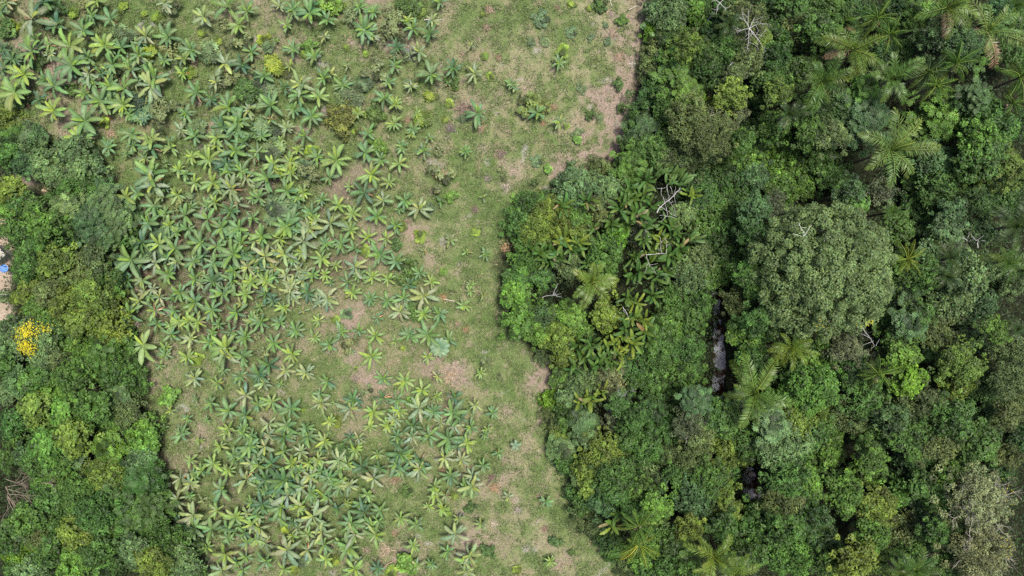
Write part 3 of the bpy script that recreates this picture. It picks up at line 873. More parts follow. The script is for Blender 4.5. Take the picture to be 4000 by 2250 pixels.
# ------------------------------------------------------------------ undergrowth between the trees
def undergrowth(name, side, n, seed, label):
    rg = np.random.default_rng(seed)
    if side == 'right':
        px, py = rg.uniform(1950, 4350, n), rg.uniform(-150, 2400, n)
        k = px > right_edge(py) + (fbm(px * S, py * S, 3.0, 77) - .5) * 130 + rg.normal(0, 14, n)
        k &= in_water(px, py) < .22
    else:
        px, py = rg.uniform(-300, 830, n), rg.uniform(530, 2400, n)
        k = px < left_edge(py) - 6 + (fbm(px * S, py * S, 3.0, 78) - .5) * 110 + rg.normal(0, 12, n)
        for (a, b, c, d) in ((-10, 985, 62, 70), (-5, 1080, 55, 80), (-5, 1210, 58, 50), (120, 705, 62, 46), (165, 790, 52, 52), (460, 640, 80, 75), (5, 860, 18, 20), (110, 640, 22, 80)):
            k &= np.hypot((px - a) / c, (py - b) / d) > 1.0 + rg.normal(0, .08, n)
    px, py = px[k], py[k]
    n = len(px)
    x, y = (px - 2000) * S, (1125 - py) * S
    edge = np.where(side == 'right', px - right_edge(py), left_edge(py) - px)
    hmax = np.clip(.35 + edge / 45, .3, 2.6) * (.35 + 1.1 * fbm(x, y, 3.0, 50))
    z = hmax * rg.uniform(.5, 1, n)
    p = np.stack([x, y, z], 1)
    nn = rg.normal(0, .5, (n, 3)) + np.array([0, 0, 1])
    v, f = diamonds(p, nn, rand_dirs(rg, n), rg.uniform(.22, .5, n), rg.uniform(.14, .3, n), .1)
    t = .55 + .9 * fbm(x, y, 2.2, 52)
    c = np.stack([.028 * t * (1 + .7 * (fbm(x, y, 5, 54) - .4)), .060 * t, .015 * t], 1) * rg.normal(1, .18, (n, 1)).clip(.5, 1.6)  # leaf colour darkened to add to the shade between the crowns
    o = link(name, make_mesh(name, v, f, M_UNDER, np.repeat(c, 4, 0)))
    tag(o, label, 'undergrowth', None, 'stuff')


undergrowth('undergrowth', 'right', 130000, 70, 'low leafy undergrowth filling the gaps of the right-hand forest')
undergrowth('undergrowth', 'left', 60000, 71, 'low leafy undergrowth below the left-hand wood')


# ------------------------------------------------------------------ palms
def frond_mesh(rng, kind):
    """unit-length frond growing along +X: arching rachis with leaflets on both sides"""
    n = 30
    t = np.linspace(0, 1, n)
    up, dn = {'a': (.55, -1.0), 'b': (.5, -.95), 'w': (.35, -.7)}[kind]
    up += rng.uniform(-.1, .1)
    ang = up + (dn - up) * t ** 1.4
    side = rng.uniform(-.25, .25)
    x = np.concatenate([[0], np.cumsum(np.cos(ang[:-1]) / (n - 1))])
    z = np.concatenate([[0], np.cumsum(np.sin(ang[:-1]) / (n - 1))])
    y = side * t ** 2 * .5
    path = np.stack([x, y, z], 1)
    V, F, Tn = [], [], []
    rv, rf = tube(path, np.linspace(.016, .004, n) * (1.5 if kind == 'b' else 1.0), 4)
    V.append(rv)
    F.append(rf)
    Tn.append(np.tile(np.array([[1.9, 1.55, 1.3]]) if kind == 'b' else np.array([[1.5, 1.25, 1.1]]), (len(rv), 1)))
    o = len(rv)
    st = np.linspace(.14, .985, 24)
    for s in (-1, 1):
        i = st * (n - 1)
        i0 = np.floor(i).astype(int).clip(0, n - 2)
        fr = (i - i0)[:, None]
        b = path[i0] * (1 - fr) + path[i0 + 1] * fr
        tan = path[i0 + 1] - path[i0]
        tan /= np.linalg.norm(tan, axis=1, keepdims=True)
        nor = np.stack([-tan[:, 2], np.zeros(len(st)), tan[:, 0]], 1)
        lat = np.array([[0, s, 0]])
        fw = .45 + .9 * st[:, None] ** 3
        drop = {'a': -.25, 'b': -1.2, 'w': .1}[kind] + rng.normal(0, .35, (len(st), 1))
        d = lat + tan * fw + nor * drop
        d /= np.linalg.norm(d, axis=1, keepdims=True)
        ln = ({'a': .2, 'b': .19, 'w': .26}[kind] * np.sin(np.clip(st * .9 + .12, 0, 1) * math.pi) ** .55 * rng.uniform(.85, 1.1, len(st)))[:, None]
        w = .021 if kind == 'w' else .0155
        wd = tan * w
        p0 = b
        p1 = b + d * ln * .45 + wd
        p2 = b + d * ln + np.array([[0, 0, -1]]) * ln * .25
        p3 = b + d * ln * .45 - wd
        v = np.stack([p0, p1, p2, p3], 1).reshape(-1, 3)
        V.append(v)
        F.append(np.arange(len(v)).reshape(-1, 4) + o)
        o += len(v)
        tt = rng.normal(1, .1, len(st))
        yel = (st ** 3) * .35
        tc = np.stack([tt * (1 + yel), tt * (1 + yel * .5), tt * np.ones(len(st))], 1)
        Tn.append(np.repeat(tc, 4, 0))
    return make_mesh('frond', np.concatenate(V), np.concatenate(F), M_FROND, np.concatenate(Tn))


FRONDS = {k: [frond_mesh(RNG, k) for _ in range(4)] for k in 'abw'}


def palm_trunk():
    z = np.linspace(0, 1, 9)
    p = np.stack([.02 * np.sin(z * 5), .02 * np.cos(z * 4), z], 1)
    v, f = tube(p, .5 + .04 * np.cos(np.arange(9) * 3.1), 8)
    v2 = v.copy()
    return make_mesh('palm_trunk', v2, f, M_BARK, smooth=True)


PTRUNK = palm_trunk()


def fluff_mesh(rng, n=120):
    u = rand_dirs(rng, n)
    v, f = diamonds(u * rng.uniform(.3, 1, (n, 1)), rand_dirs(rng, n), u, np.full(n, .8), np.full(n, .12))
    return make_mesh('flower_stalk', v, f, M_PILE, np.repeat(leaf_tones(rng, n, 1, .2), 4, 0))


FLUFF = fluff_mesh(RNG)
PALMS = '''
A2: 2190,250,150,a,dk
A3: 1100,180,210,b,mid;1220,350,180,b,mid;850,500,330,a,olive;550,820,280,a,mid;1800,80,330,a,olive;2200,310,350,a,light;1250,790,250,w,mid;1600,730,210,b,dk;1690,860,210,b,mid;1890,640,210,b,mid;2530,780,240,b,mid;2450,1040,160,b,mid;200,1150,170,a,dk;2480,60,200,a,mid
B2: 800,1390,222,w,yel
B3: 1230,60,400,a,light;1250,680,110,a,mid;2480,830,300,a,dk;1400,1160,190,b,yel;1830,1160,210,a,dk;1800,1330,160,a,dk;2390,1190,210,a,mid;2540,1290,180,a,dk
C2: 2440,1060,350,a,olive
C3: 230,600,230,a,yel;1110,860,180,b,mid;2500,430,130,a,dk
D2: 1270,950,190,b,mid;1270,1130,210,b,yel;2020,1250,290,a,yel;2240,1420,210,a,olive
D3: 1480,1390,240,a,mid;1330,1400,170,a,mid
'''
PC = {'dk': (.036, .074, .018), 'mid': (.062, .130, .022), 'olive': (.082, .148, .025), 'light': (.115, .192, .044), 'yel': (.112, .182, .026)}
PW = {'dk': 'dark green', 'mid': 'mid-green', 'olive': 'olive-green', 'light': 'pale green', 'yel': 'yellow-green'}
KW = {'a': 'feathery palm with arching fronds', 'b': 'palm with pale midribs on drooping fronds', 'w': 'palm with broad comb-like fronds'}
rp = random.Random(5)
for (px, py, r, w) in parse(PALMS):
    kind, ck = w
    L = r * S * 1.22
    hh = rp.uniform(9.5, 12.5)
    L *= (1 - hh / H)
    x, y = G(px, py, hh)
    e = link('palm_tree', None, None, (x, y, 0), (0, 0, 0))
    link('trunk', PTRUNK, e, (0, 0, -.2), (0, 0, rp.uniform(0, 6)), (.38, .38, hh + .2), (.15, .12, .09))
    n = {'a': 14, 'b': 14, 'w': 11}[kind]
    a0 = rp.uniform(0, 6.28)
    for i in range(n):
        tier = (i % 3) / 2.0
        az = a0 + i * 2.399 + rp.uniform(-.45, .45)
        pitch = rp.uniform(.2, .75) * (1 - tier) - .2 * tier + rp.uniform(-.2, .2)
        ll = L * rp.uniform(.7, 1.15) * (1.0 if tier < .9 else .95)
        c = jitter_col(PC[ck], rp, .12)
        nm, lb = 'frond', None
        if tier == 1 and rp.random() < .1 and kind == 'a':
            c = (.26, .19, .12)
            lb = 'withered tan frond'
        elif tier == 1 and rp.random() < .5:
            c = (c[0] * 1.35, c[1] * 1.1, c[2])
        o = link(nm, rp.choice(FRONDS[kind]), e, (0, 0, hh), (rp.uniform(-.3, .3), -pitch, az), ll, c)
        if lb:
            o['label'] = lb
    link('spear_leaf', rp.choice(FRONDS['b']), e, (0, 0, hh), (0, -1.2, a0), L * .6, (PC[ck][0] * 1.4, PC[ck][1] * 1.3, PC[ck][2]))
    if kind == 'b':
        link('flower_stalk', FLUFF, e, (rp.uniform(-.5, .5), rp.uniform(-.9, -.3), hh - .2), (0, 0, 0), .65, (.34, .28, .19))
    tag(e, place('%s %s' % (PW[ck], KW[kind]), px, py), 'palm', 'palms of the right forest')


# ------------------------------------------------------------------ broad blades (banana and heliconia)
def blade_data(rng, up, dn, torn, wid=.16):
    n = 15 if torn else 9
    t = np.linspace(0, 1, n)
    ang = up + (dn - up) * t ** 1.2
    x = np.concatenate([[0], np.cumsum(np.cos(ang[:-1]) / (n - 1))])
    z = np.concatenate([[0], np.cumsum(np.sin(ang[:-1]) / (n - 1))])
    prof = np.interp(t, [0, .10, .17, .3, .5, .75, .9, 1], [.07, .07, .55, .92, 1, .93, .66, .12]) * wid
    y = rng.uniform(-.05, .05) * t ** 2
    V = []
    rib = .017
    for i in range(n):
        wl = wr = prof[i]
        if torn and .2 < t[i] < .97:
            wl *= rng.choice([1, 1, .62, .85]) * rng.uniform(.9, 1.05)
            wr *= rng.choice([1, 1, .62, .85]) * rng.uniform(.9, 1.05)
        s = rng.normal(0, .012) if torn else 0
        droop = -.15 if torn else .30
        nx, nz = -math.sin(ang[i]), math.cos(ang[i])
        r = min(rib, prof[i] * .5)
        for yy, h in ((-wl, droop * wl + s), (-r, 0), (r, 0), (wr, droop * wr - s)):
            V.append((x[i] + nx * h, y[i] + yy, z[i] + nz * h))
    F = []
    for i in range(n - 1):
        for j in range(3):
            F.append((i * 4 + j, (i + 1) * 4 + j, (i + 1) * 4 + j + 1, i * 4 + j + 1))
    V = np.array(V)
    T = np.ones((len(V), 3))
    T[1::4] = T[2::4] = (1.6, 1.45, 1.4)
    return V, np.array(F), T


BLADES = {'whole': [], 'torn': [], 'young': [], 'dead': []}
for i in range(4):
    BLADES['whole'].append(blade_data(RNG, .42 + .08 * i, -.42 - .08 * i, False, .116 + .008 * i))
    BLADES['torn'].append(blade_data(RNG, .35 + .08 * i, -.75 - .08 * i, True, .124))
for i in range(2):
    BLADES['young'].append(blade_data(RNG, .2, -.25 - .2 * i, False, .12))
    BLADES['dead'].append(blade_data(RNG, -.2, -1.3, True, .075))
BMESH = {k: [make_mesh('leaf_' + k, v, f, M_BLADE, t) for v, f, t in a] for k, a in BLADES.items()}


def stem_data():
    z = np.linspace(0, 1, 5)
    p = np.stack([z * 0, z * 0, z], 1)
    return tube(p, np.array([1.25, 1.1, 1.0, .9, .75]), 7)


SV, SF = stem_data()
STEM = make_mesh('pseudostem', SV, SF, M_STEM, np.ones((len(SV), 3)), smooth=True)

BANANA = '''
A0: 320,190,190,p;440,20,120,d;60,20,100,p;15,120,90,g;570,250,110,d;980,10,100,l;930,160,75,g;1110,190,120,g;840,310,125,g;1650,30,110,p;2050,170,110,p;2285,70,140,g;2485,110,100,g;2400,250,100,l;360,405,80,g;320,520,140,g;700,470,170,l;720,660,160,g;1470,365,115,p;1690,370,115,g;1050,460,110,l;1220,480,100,g;1390,555,125,g;1925,500,105,g;1650,610,75,g;1840,590,90,x;2265,640,120,p;2430,650,100,d;2530,520,80,g;1140,650,110,g;1320,700,100,x;890,740,120,p;240,750,140,l;30,690,90,d;540,870,140,g;150,930,150,l;20,500,80,d;1110,870,110,g;1250,890,120,g;1560,780,130,g;1520,860,140,p;1840,740,80,l;2170,820,90,p;1980,930,105,g;2130,990,80,d;855,940,80,g;1010,1020,130,g;1240,1060,110,l;1070,1070,90,g;540,1120,140,l;400,1000,80,d;850,1215,160,g;1410,1195,60,l;1870,1140,90,g;2300,1080,130,g;2500,1100,90,p;2400,1230,130,g;2240,1270,100,d;1820,1310,85,p;1960,1370,95,g;2170,1380,110,l;2380,1310,120,g;1320,1350,115,g;1530,1400,120,l;820,1400,130,l;1080,1430,60,g;1720,1430,60,g;1730,1060,60,x;1290,1140,80,g;2450,1430,100,d;2560,1330,70,d;640,850,70,d
A1: 370,100,100,g;240,60,80,p;540,130,130,g;570,60,90,d;720,200,85,g;310,250,75,l;1040,70,70,g;1180,120,80,g;1090,300,130,g;1150,350,100,p;1580,290,100,g;1530,210,70,l;1770,200,70,p;1750,340,85,d;1850,20,90,g;690,370,55,p;200,410,50,g;375,490,90,g;590,570,80,g;340,660,60,l;680,790,95,g;740,740,70,p;920,660,60,x;880,860,90,g;290,880,70,d;440,850,130,p;440,950,110,g;630,970,90,l;80,770,100,g;150,1060,120,g;150,1200,80,x;310,1290,80,p;490,1365,95,g;560,1170,110,g;380,1100,80,g;1420,470,90,d;1640,520,90,p;1400,660,75,g;1330,830,80,g;1760,750,120,g;1990,680,95,d;2200,740,105,p;1560,870,70,p;1290,990,95,g;1400,1050,75,l;1020,1130,65,l;1130,1340,90,g;1390,1240,75,l;1580,1300,70,g;1620,1150,60,l;1740,1390,60,g;2230,1140,120,g;2160,460,50,p;2560,850,70,g;1930,840,40,g;1560,1350,50,l;60,1370,80,g;250,1420,50,l
A2: 480,630,70,g;255,1130,85,g;475,1220,75,l;25,860,60,p
B0: 890,10,60,g;1090,30,80,g;1270,100,60,g;1340,10,70,g;1530,30,110,g;1720,40,80,l;1460,150,80,x;1930,130,80,l;2100,160,120,l;1670,200,55,g;1800,260,80,l;2180,20,80,l;2370,70,120,g;2270,200,100,d;2430,270,100,g;2330,450,130,p;1540,410,160,p;1530,310,150,g;1960,390,85,l;2140,390,110,l;2480,340,90,p;1270,530,130,l;1380,500,100,g;1790,510,90,l;1550,620,110,g;1660,700,75,g;1860,720,110,g;2090,760,115,g;2160,590,80,l;2390,600,100,x;2320,680,90,d;2540,740,80,g;1490,790,120,g;1700,820,90,l;1900,860,90,g;2230,840,110,g;2400,850,120,g;2020,990,115,g;2180,1030,90,g;1430,990,100,d;1600,1010,100,l;1760,1050,130,g;1320,1170,160,g;1210,1250,110,d;1560,1200,120,p;1780,1180,90,p;1950,1180,100,g;2150,1200,100,g;2350,1110,150,g;2420,1000,100,g;1690,1310,100,g;1960,1360,100,g;2350,1270,110,g;2140,1380,110,d;2490,1240,100,p;1430,1370,100,x;1280,1370,80,d;2340,1370,100,g;2520,1390,90,l;2540,550,60,g;2560,130,80,x
B1: 20,80,90,g;30,540,90,g;110,340,140,g;250,20,60,l;420,60,70,l;340,180,95,l;350,290,95,l;170,210,90,l;620,130,90,g;810,165,135,l;740,340,90,g;480,490,80,l;310,470,105,g;1100,90,100,g;1260,160,80,g;1470,30,70,g;1690,70,85,g;1440,200,90,l;2110,80,65,g;1160,310,120,l;1340,390,80,l;1090,490,115,d;1280,570,100,p;940,430,55,l;660,560,70,g;820,620,90,l;1500,570,90,g;1640,660,110,p;1440,660,50,g;1860,580,60,d;390,610,80,d;560,700,90,g;975,700,85,l;1220,730,110,g;1410,820,90,g;180,600,80,g;380,740,110,g;310,830,140,g;540,850,120,p;750,800,140,p;950,870,90,l;60,930,110,g;240,950,90,l;700,1000,90,g;860,1010,95,g;1130,940,90,l;1310,950,80,l;990,1050,70,g;1250,1110,120,g;480,980,150,p;290,1110,120,p;90,1130,110,p;660,1150,90,l;800,1220,65,l;1000,1240,120,p;1410,1180,95,g;1650,1300,80,g;1770,1390,70,l;180,1250,90,x;430,1270,80,p;570,1320,80,g;100,1380,95,l;350,1410,80,p;750,1390,55,g;1170,1340,95,l;920,1390,90,g;1330,1360,80,l;1540,1420,70,d;1950,970,80,x;2310,1110,65,g;2120,1090,50,l;1690,1080,50,x;2290,540,45,x;460,1090,80,l;20,1200,100,d;1040,1320,80,g;2160,1420,50,l
C0: 1810,50,90,g;1400,130,120,x;1300,260,130,g;1260,370,90,d;1440,580,150,l;1560,230,110,x;1750,230,95,g;1960,150,110,g;1990,340,90,l;2130,220,100,g;2380,250,110,g;1720,470,85,g;1920,510,90,p;1670,600,60,l;1660,670,70,g;1880,700,85,l;2110,550,90,g;2270,610,140,l;2270,690,130,p;2320,450,90,g;2470,490,100,g;2540,320,80,l;2440,690,100,g;2250,830,70,g;2420,890,80,g;1610,780,50,g;1960,910,90,p;2190,960,70,l;2470,60,90,l;2240,60,100,g;2120,1160,85,g;2300,1240,115,g;2470,1290,90,g;2470,1080,110,p;1715,1240,60,l;1890,1310,60,g;1970,1120,45,g;2080,1330,45,g;1830,1430,70,g;1650,1400,55,g;2300,1420,80,l;2440,1430,70,g
C1: 100,60,90,d;170,130,80,d;340,40,110,p;520,50,90,d;720,110,120,p;630,140,90,p;280,200,80,l;470,230,60,x;970,50,90,l;1150,110,80,g;1320,130,90,g;1490,110,95,g;1690,80,130,p;630,330,65,l;50,340,100,g;240,350,75,g;400,430,90,g;590,500,75,l;740,570,90,g;180,560,90,g;860,440,90,g;1030,430,80,g;1200,480,95,l;1220,300,70,g;1450,240,110,p;1400,540,65,l;1550,470,100,g;1730,470,130,g;1690,260,80,l;1850,260,90,g;1940,520,80,g;1730,700,70,l;360,665,90,l;130,770,100,d;300,830,95,p;500,860,95,p;30,880,110,d;80,960,80,p;720,940,90,g;1160,690,110,l;960,650,45,p;1280,910,90,g;1500,940,100,l;1670,1030,95,l;1820,1100,65,l;2000,1110,80,d;1280,1110,90,d;1410,1130,90,g;640,1070,80,g;650,1160,95,p;160,1150,110,l;350,1220,110,g;950,1220,130,p;980,1130,100,d;1180,1250,110,l;1440,1240,90,l;1640,1210,115,p;1790,1250,90,g;1980,1260,130,g;2050,1310,100,d;2200,1180,75,p;2380,1260,65,g;740,1340,80,l;130,1370,90,p;310,1390,110,g;510,1410,80,g;1580,1390,90,d;2160,1400,80,g;1990,1390,90,p;800,1160,45,l;2090,180,70,l;2150,30,50,l;2290,80,50,x;2260,860,60,l;1830,890,70,p;250,980,45,g;20,1170,70,g;2330,1420,50,l
D0: 1820,30,85,g;2000,90,50,l;2210,150,70,l;2260,10,60,l;2440,30,90,g;1910,290,70,l;2140,320,100,l;2350,250,80,g;2500,150,100,g;2520,320,90,p;2290,390,70,l;1810,470,120,p;1910,520,100,p;1780,680,110,p;1950,430,70,g;2220,580,110,g;2470,480,120,p;2530,710,90,g;2030,690,50,p;2180,790,90,l;2360,860,95,l;1940,840,130,p;1950,970,130,g;2120,980,110,g;2530,930,90,l;2080,1160,65,l;2260,1230,120,l;2480,1110,80,g;2470,1260,70,g;2230,1390,120,p;2440,1390,80,g;2350,1010,60,g;2530,60,80,g;1800,900,80,d
D1: 90,150,110,p;280,60,100,d;290,190,90,g;520,50,90,g;450,200,80,p;690,90,90,l;660,180,60,d;1000,180,100,l;620,280,75,l;830,290,110,p;850,360,90,g;1060,350,95,d;1220,230,70,l;1450,230,120,d;1410,330,110,g;1650,300,100,d;1240,370,90,d;1460,390,90,g;1640,380,110,p;1180,470,100,p;1740,40,100,g;1930,70,120,g;2120,110,90,l;1890,260,100,p;2060,280,80,p;1950,440,90,g;2280,340,70,g;2430,220,60,g;2170,550,120,p;2110,560,100,g;2170,440,80,p;1790,550,90,l;1800,630,80,l;1900,640,60,x;1730,750,60,l;1870,770,70,l;20,330,90,g;160,320,90,d;360,330,110,l;420,400,90,g;550,450,90,p;100,480,100,d;280,500,160,d;220,570,130,d;320,640,140,p;440,560,110,p;550,610,70,g;730,470,95,g;770,530,100,g;930,540,95,p;720,660,80,g;1120,630,80,l;1060,730,85,d;1080,810,110,d;1250,790,80,g;910,720,45,l;60,730,110,d;250,760,130,g;240,860,100,g;570,850,150,p;640,920,110,g;960,920,120,g;990,1030,120,p;1160,950,80,g;1200,1040,110,l;1230,900,70,g;1450,870,85,l;1610,930,80,g;30,960,110,p;520,1030,80,l;660,1010,110,p;2000,1030,120,p;2260,930,70,x;310,1190,150,p;520,1190,90,p;690,1130,90,g;700,1280,80,l;930,1160,120,g;870,1110,80,g;1580,1140,75,l;1920,1200,80,g;2140,1240,120,p;2100,1300,100,l;100,1300,100,g;90,1120,90,x;280,1380,80,l;990,1380,110,l;1000,1290,70,p;1220,1370,75,d;1760,1330,60,g;1620,1340,60,p;2110,1400,80,p;2290,30,55,g;2030,870,55,x;2530,650,55,p
D2: 340,700,70,g;390,1300,60,l
'''
BC = {'g': (.076, .148, .056), 'd': (.046, .100, .044), 'l': (.112, .184, .054), 'p': (.122, .176, .088), 'x': (.100, .156, .066)}
BWORD = {'g': 'mid-green', 'd': 'dark green', 'l': 'yellow-green', 'p': 'pale torn-leaved', 'x': 'half-withered'}
TAN = [(.27, .19, .115), (.22, .145, .09), (.32, .25, .165), (.28, .18, .08)]
rb = random.Random(9)


def banana_spec(px, py, rpx, tone):
    """list of leaves (mesh kind, index, rotation, length, colour, part name) for one plant"""
    rad = rpx * S
    hh = .7 + rad * .75
    leaves = []
    n = {'g': 8, 'd': 8, 'l': 9, 'p': 8, 'x': 6}[tone] + rb.choice((-2, -1, 0, 1, 2))
    if rpx < 24:
        n -= 2
    a0 = rb.uniform(0, 6.28)
    for i in range(n):
        az = a0 + i * 6.283 / n + rb.uniform(-.28, .28)
        age = rb.random()
        if tone in 'px':
            kind = 'torn' if rb.random() < .75 else 'whole'
        else:
            kind = 'torn' if rb.random() < .25 else 'whole'
        c = jitter_col(BC[tone], rb, .13)
        if age < .25:
            c = (c[0] * 1.25, c[1] * 1.22, c[2] * .9)
        elif age > .8:
            c = (c[0] * 1.15, c[1] * 1.02, c[2] * 1.2)
        ll = rad * rb.uniform(1.08, 1.42) * (1.0 if rb.random() < .8 else .7)
        pitch = rb.uniform(-.15, .3) + (.25 if age < .25 else 0)
        leaves.append((kind, rb.randrange(4), (rb.uniform(-.3, .3), -pitch, az), ll, c, 'leaf'))
    for k in range(rb.choice((1, 1, 0, 2))):
        bright = (BC[tone][0] * 1.75, BC[tone][1] * 1.55, BC[tone][2] * .75)
        leaves.append(('young', rb.randrange(2), (0, -rb.uniform(.5, 1.0), rb.uniform(0, 6.28)), rad * rb.uniform(.7, .95), bright, 'new_leaf'))
    for k in range(rb.choice((0, 1, 1, 2)) if tone != 'x' else 4):
        leaves.append(('dead', rb.randrange(2), (rb.uniform(-.5, .5), rb.uniform(-.25, .45), rb.uniform(0, 6.28)), rad * rb.uniform(.7, 1.1),
                       jitter_col(rb.choice(TAN), rb, .15), 'dead_leaf'))
    return hh, leaves


plants = [(px, py, r, w[0]) for (px, py, r, w) in parse(BANANA)]
# the packed stands hold more, half hidden between the ones above
for (cx, cy, rx, ry, n) in ((900, 830, 380, 260, 70), (800, 1130, 300, 190, 45), (1080, 1020, 230, 160, 22), (1050, 1880, 330, 200, 55), (1600, 1700, 250, 90, 22), (950, 2080, 250, 120, 20), (350, 250, 330, 170, 25)):
    for _ in range(n):
        a, d = rb.uniform(0, 6.283), math.sqrt(rb.random())
        q = (cx + math.cos(a) * d * rx, cy + math.sin(a) * d * ry)
        if q[0] > left_edge(q[1]) + 40 and min(math.hypot(q[0] - p[0], q[1] - p[1]) for p in plants) > 27:
            plants.append((q[0], q[1], rb.uniform(24, 33), rb.choice('ggdlp')))
plants.sort(key=lambda p: -p[2])
ring = {}
restV, restF, restT, ro = [], [], [], 0
for i, (px, py, r, tone) in enumerate(plants):
    hh, leaves = banana_spec(px, py, r, tone)
    x, y = G(px, py, hh)
    sr = .10 + .028 * r * S
    if i < 300:
        e = link('banana_plant', None, None, (x, y, -.1))
        link('pseudostem', STEM, e, (0, 0, -.1), (rb.uniform(-.04, .04), rb.uniform(-.04, .04), rb.uniform(0, 6)), (sr, sr, hh + .15))
        for (kind, k, rot, ll, c, nm) in leaves:
            link(nm, BMESH[kind][k % len(BMESH[kind])], e, (0, 0, hh), rot, ll, c)
        size = 'large' if r > 47 else ('medium' if r > 37 else 'small')
        nl = sum(1 for q in leaves if q[5] == 'leaf')
        tag(e, place('%s %s banana plant' % (size, BWORD[tone]), px, py), 'banana plant', 'banana plants of the plantation')
    else:
        restV.append(SV * np.array([sr, sr, hh + .2]) + np.array([x, y, -.2]))
        restF.append(SF + ro)
        restT.append(np.tile((.10, .12, .04), (len(SV), 1)))
        ro += len(SV)
        for (kind, k, rot, ll, c, nm) in leaves:
            v, f, t = BLADES[kind][k % len(BLADES[kind])]
            m = np.array(Euler(rot).to_matrix())
            restV.append((v * ll) @ m.T + np.array([x, y, hh - .1]))
            restF.append(f + ro)
            restT.append(t * np.array(c))
            ro += len(v)
o = link('young_banana_plants', make_mesh('young_banana_plants', np.concatenate(restV), np.concatenate(restF), M_BLADE_ATTR, np.concatenate(restT)))
tag(o, 'smallest young banana plants scattered between the larger ones', 'banana plants', None, 'stuff')
print('bananas', len(plants))

# heliconia thickets inside the forest island and by the stream
HELI = '''
B2: 1550,250,110,u;1650,300,110,u;1480,300,110,u;1700,380,110,u;1350,350,110,m;1420,240,90,u;1600,400,90,u;520,620,100,m;760,570,90,m;1100,640,120,m;1250,700,130,m;1200,520,120,m;1350,830,110,m;1130,560,90,m;1400,620,110,m;1200,440,90,m;1330,520,100,m;1000,780,90,m;1160,780,90,m;400,1050,110,m;600,1040,110,m;300,1100,110,m;520,960,110,b;190,1040,90,m;680,980,100,b;350,1180,90,m;500,1130,90,m;1650,880,110,m;1800,960,110,u;1700,1060,110,m;1600,1120,110,m;1560,1290,110,m;1300,1280,110,m;1200,1320,100,m;1400,1180,100,m;1450,1330,100,m;980,1290,90,m;1330,960,90,m;780,1200,90,m;1240,1150,90,m;1500,960,90,b;1570,800,100,m;1820,500,90,b;840,860,80,m
C2: 1250,300,110,b;1350,450,120,m;1150,430,110,m;1050,600,110,b;900,680,110,m;750,720,110,m;880,780,110,m;680,600,110,m;800,580,110,m;1000,750,110,m;1420,80,100,m;1250,160,100,b;1180,90,90,m;1230,560,110,b;1350,340,90,b;1120,700,100,b;950,560,90,b;1180,310,90,m;800,1130,110,b;900,1060,90,b;700,1170,90,b;620,820,90,m;1400,560,90,m;1100,500,90,b
D2: 1080,830,130,m;1170,850,100,m;1020,960,110,b;1330,1000,110,m
A3: 800,190,120,m
'''
HC = {'m': (.044, .094, .018), 'u': (.070, .130, .034), 'b': (.090, .140, .020)}
HW = {'m': 'dark green', 'u': 'pale green', 'b': 'yellowish'}
rh = random.Random(3)
for (px, py, r, w) in parse(HELI):
    hh = rh.uniform(4.9, 6.2)
    x, y = G(px, py, hh + .8)
    e = link('heliconia_clump', None, None, (x, y, -.1))
    base = rh.uniform(0, 6.28)
    for i in range(rh.choice((8, 9, 10))):
        az = base + i * 2.4 + rh.uniform(-.4, .4)
        if w[0] == 'u':
            az = .9 + rh.gauss(0, .55)
        ll = r * S * rh.uniform(.95, 1.4)
        rr = rh.uniform(.1, .6)
        c = jitter_col(HC[w[0]], rh, .16)
        if rh.random() < .06:
            c = jitter_col((.15, .135, .065), rh, .15)
        link('leaf', BMESH['torn' if rh.random() < .25 else 'whole'][rh.randrange(4)], e, (math.cos(base + i) * rr, math.sin(base + i) * rr, hh - rh.uniform(0, .9)),
             (rh.uniform(-.5, .5), -rh.uniform(.15, 1.0), az), (ll * 1.15, ll, ll), c)
    link('stalk_cluster', STEM, e, (0, 0, 0), (0, 0, 0), (.3, .3, hh))
    tag(e, place('%s heliconia clump with paddle leaves' % HW[w[0]], px, py), 'heliconia', 'heliconia clumps by the field edge')

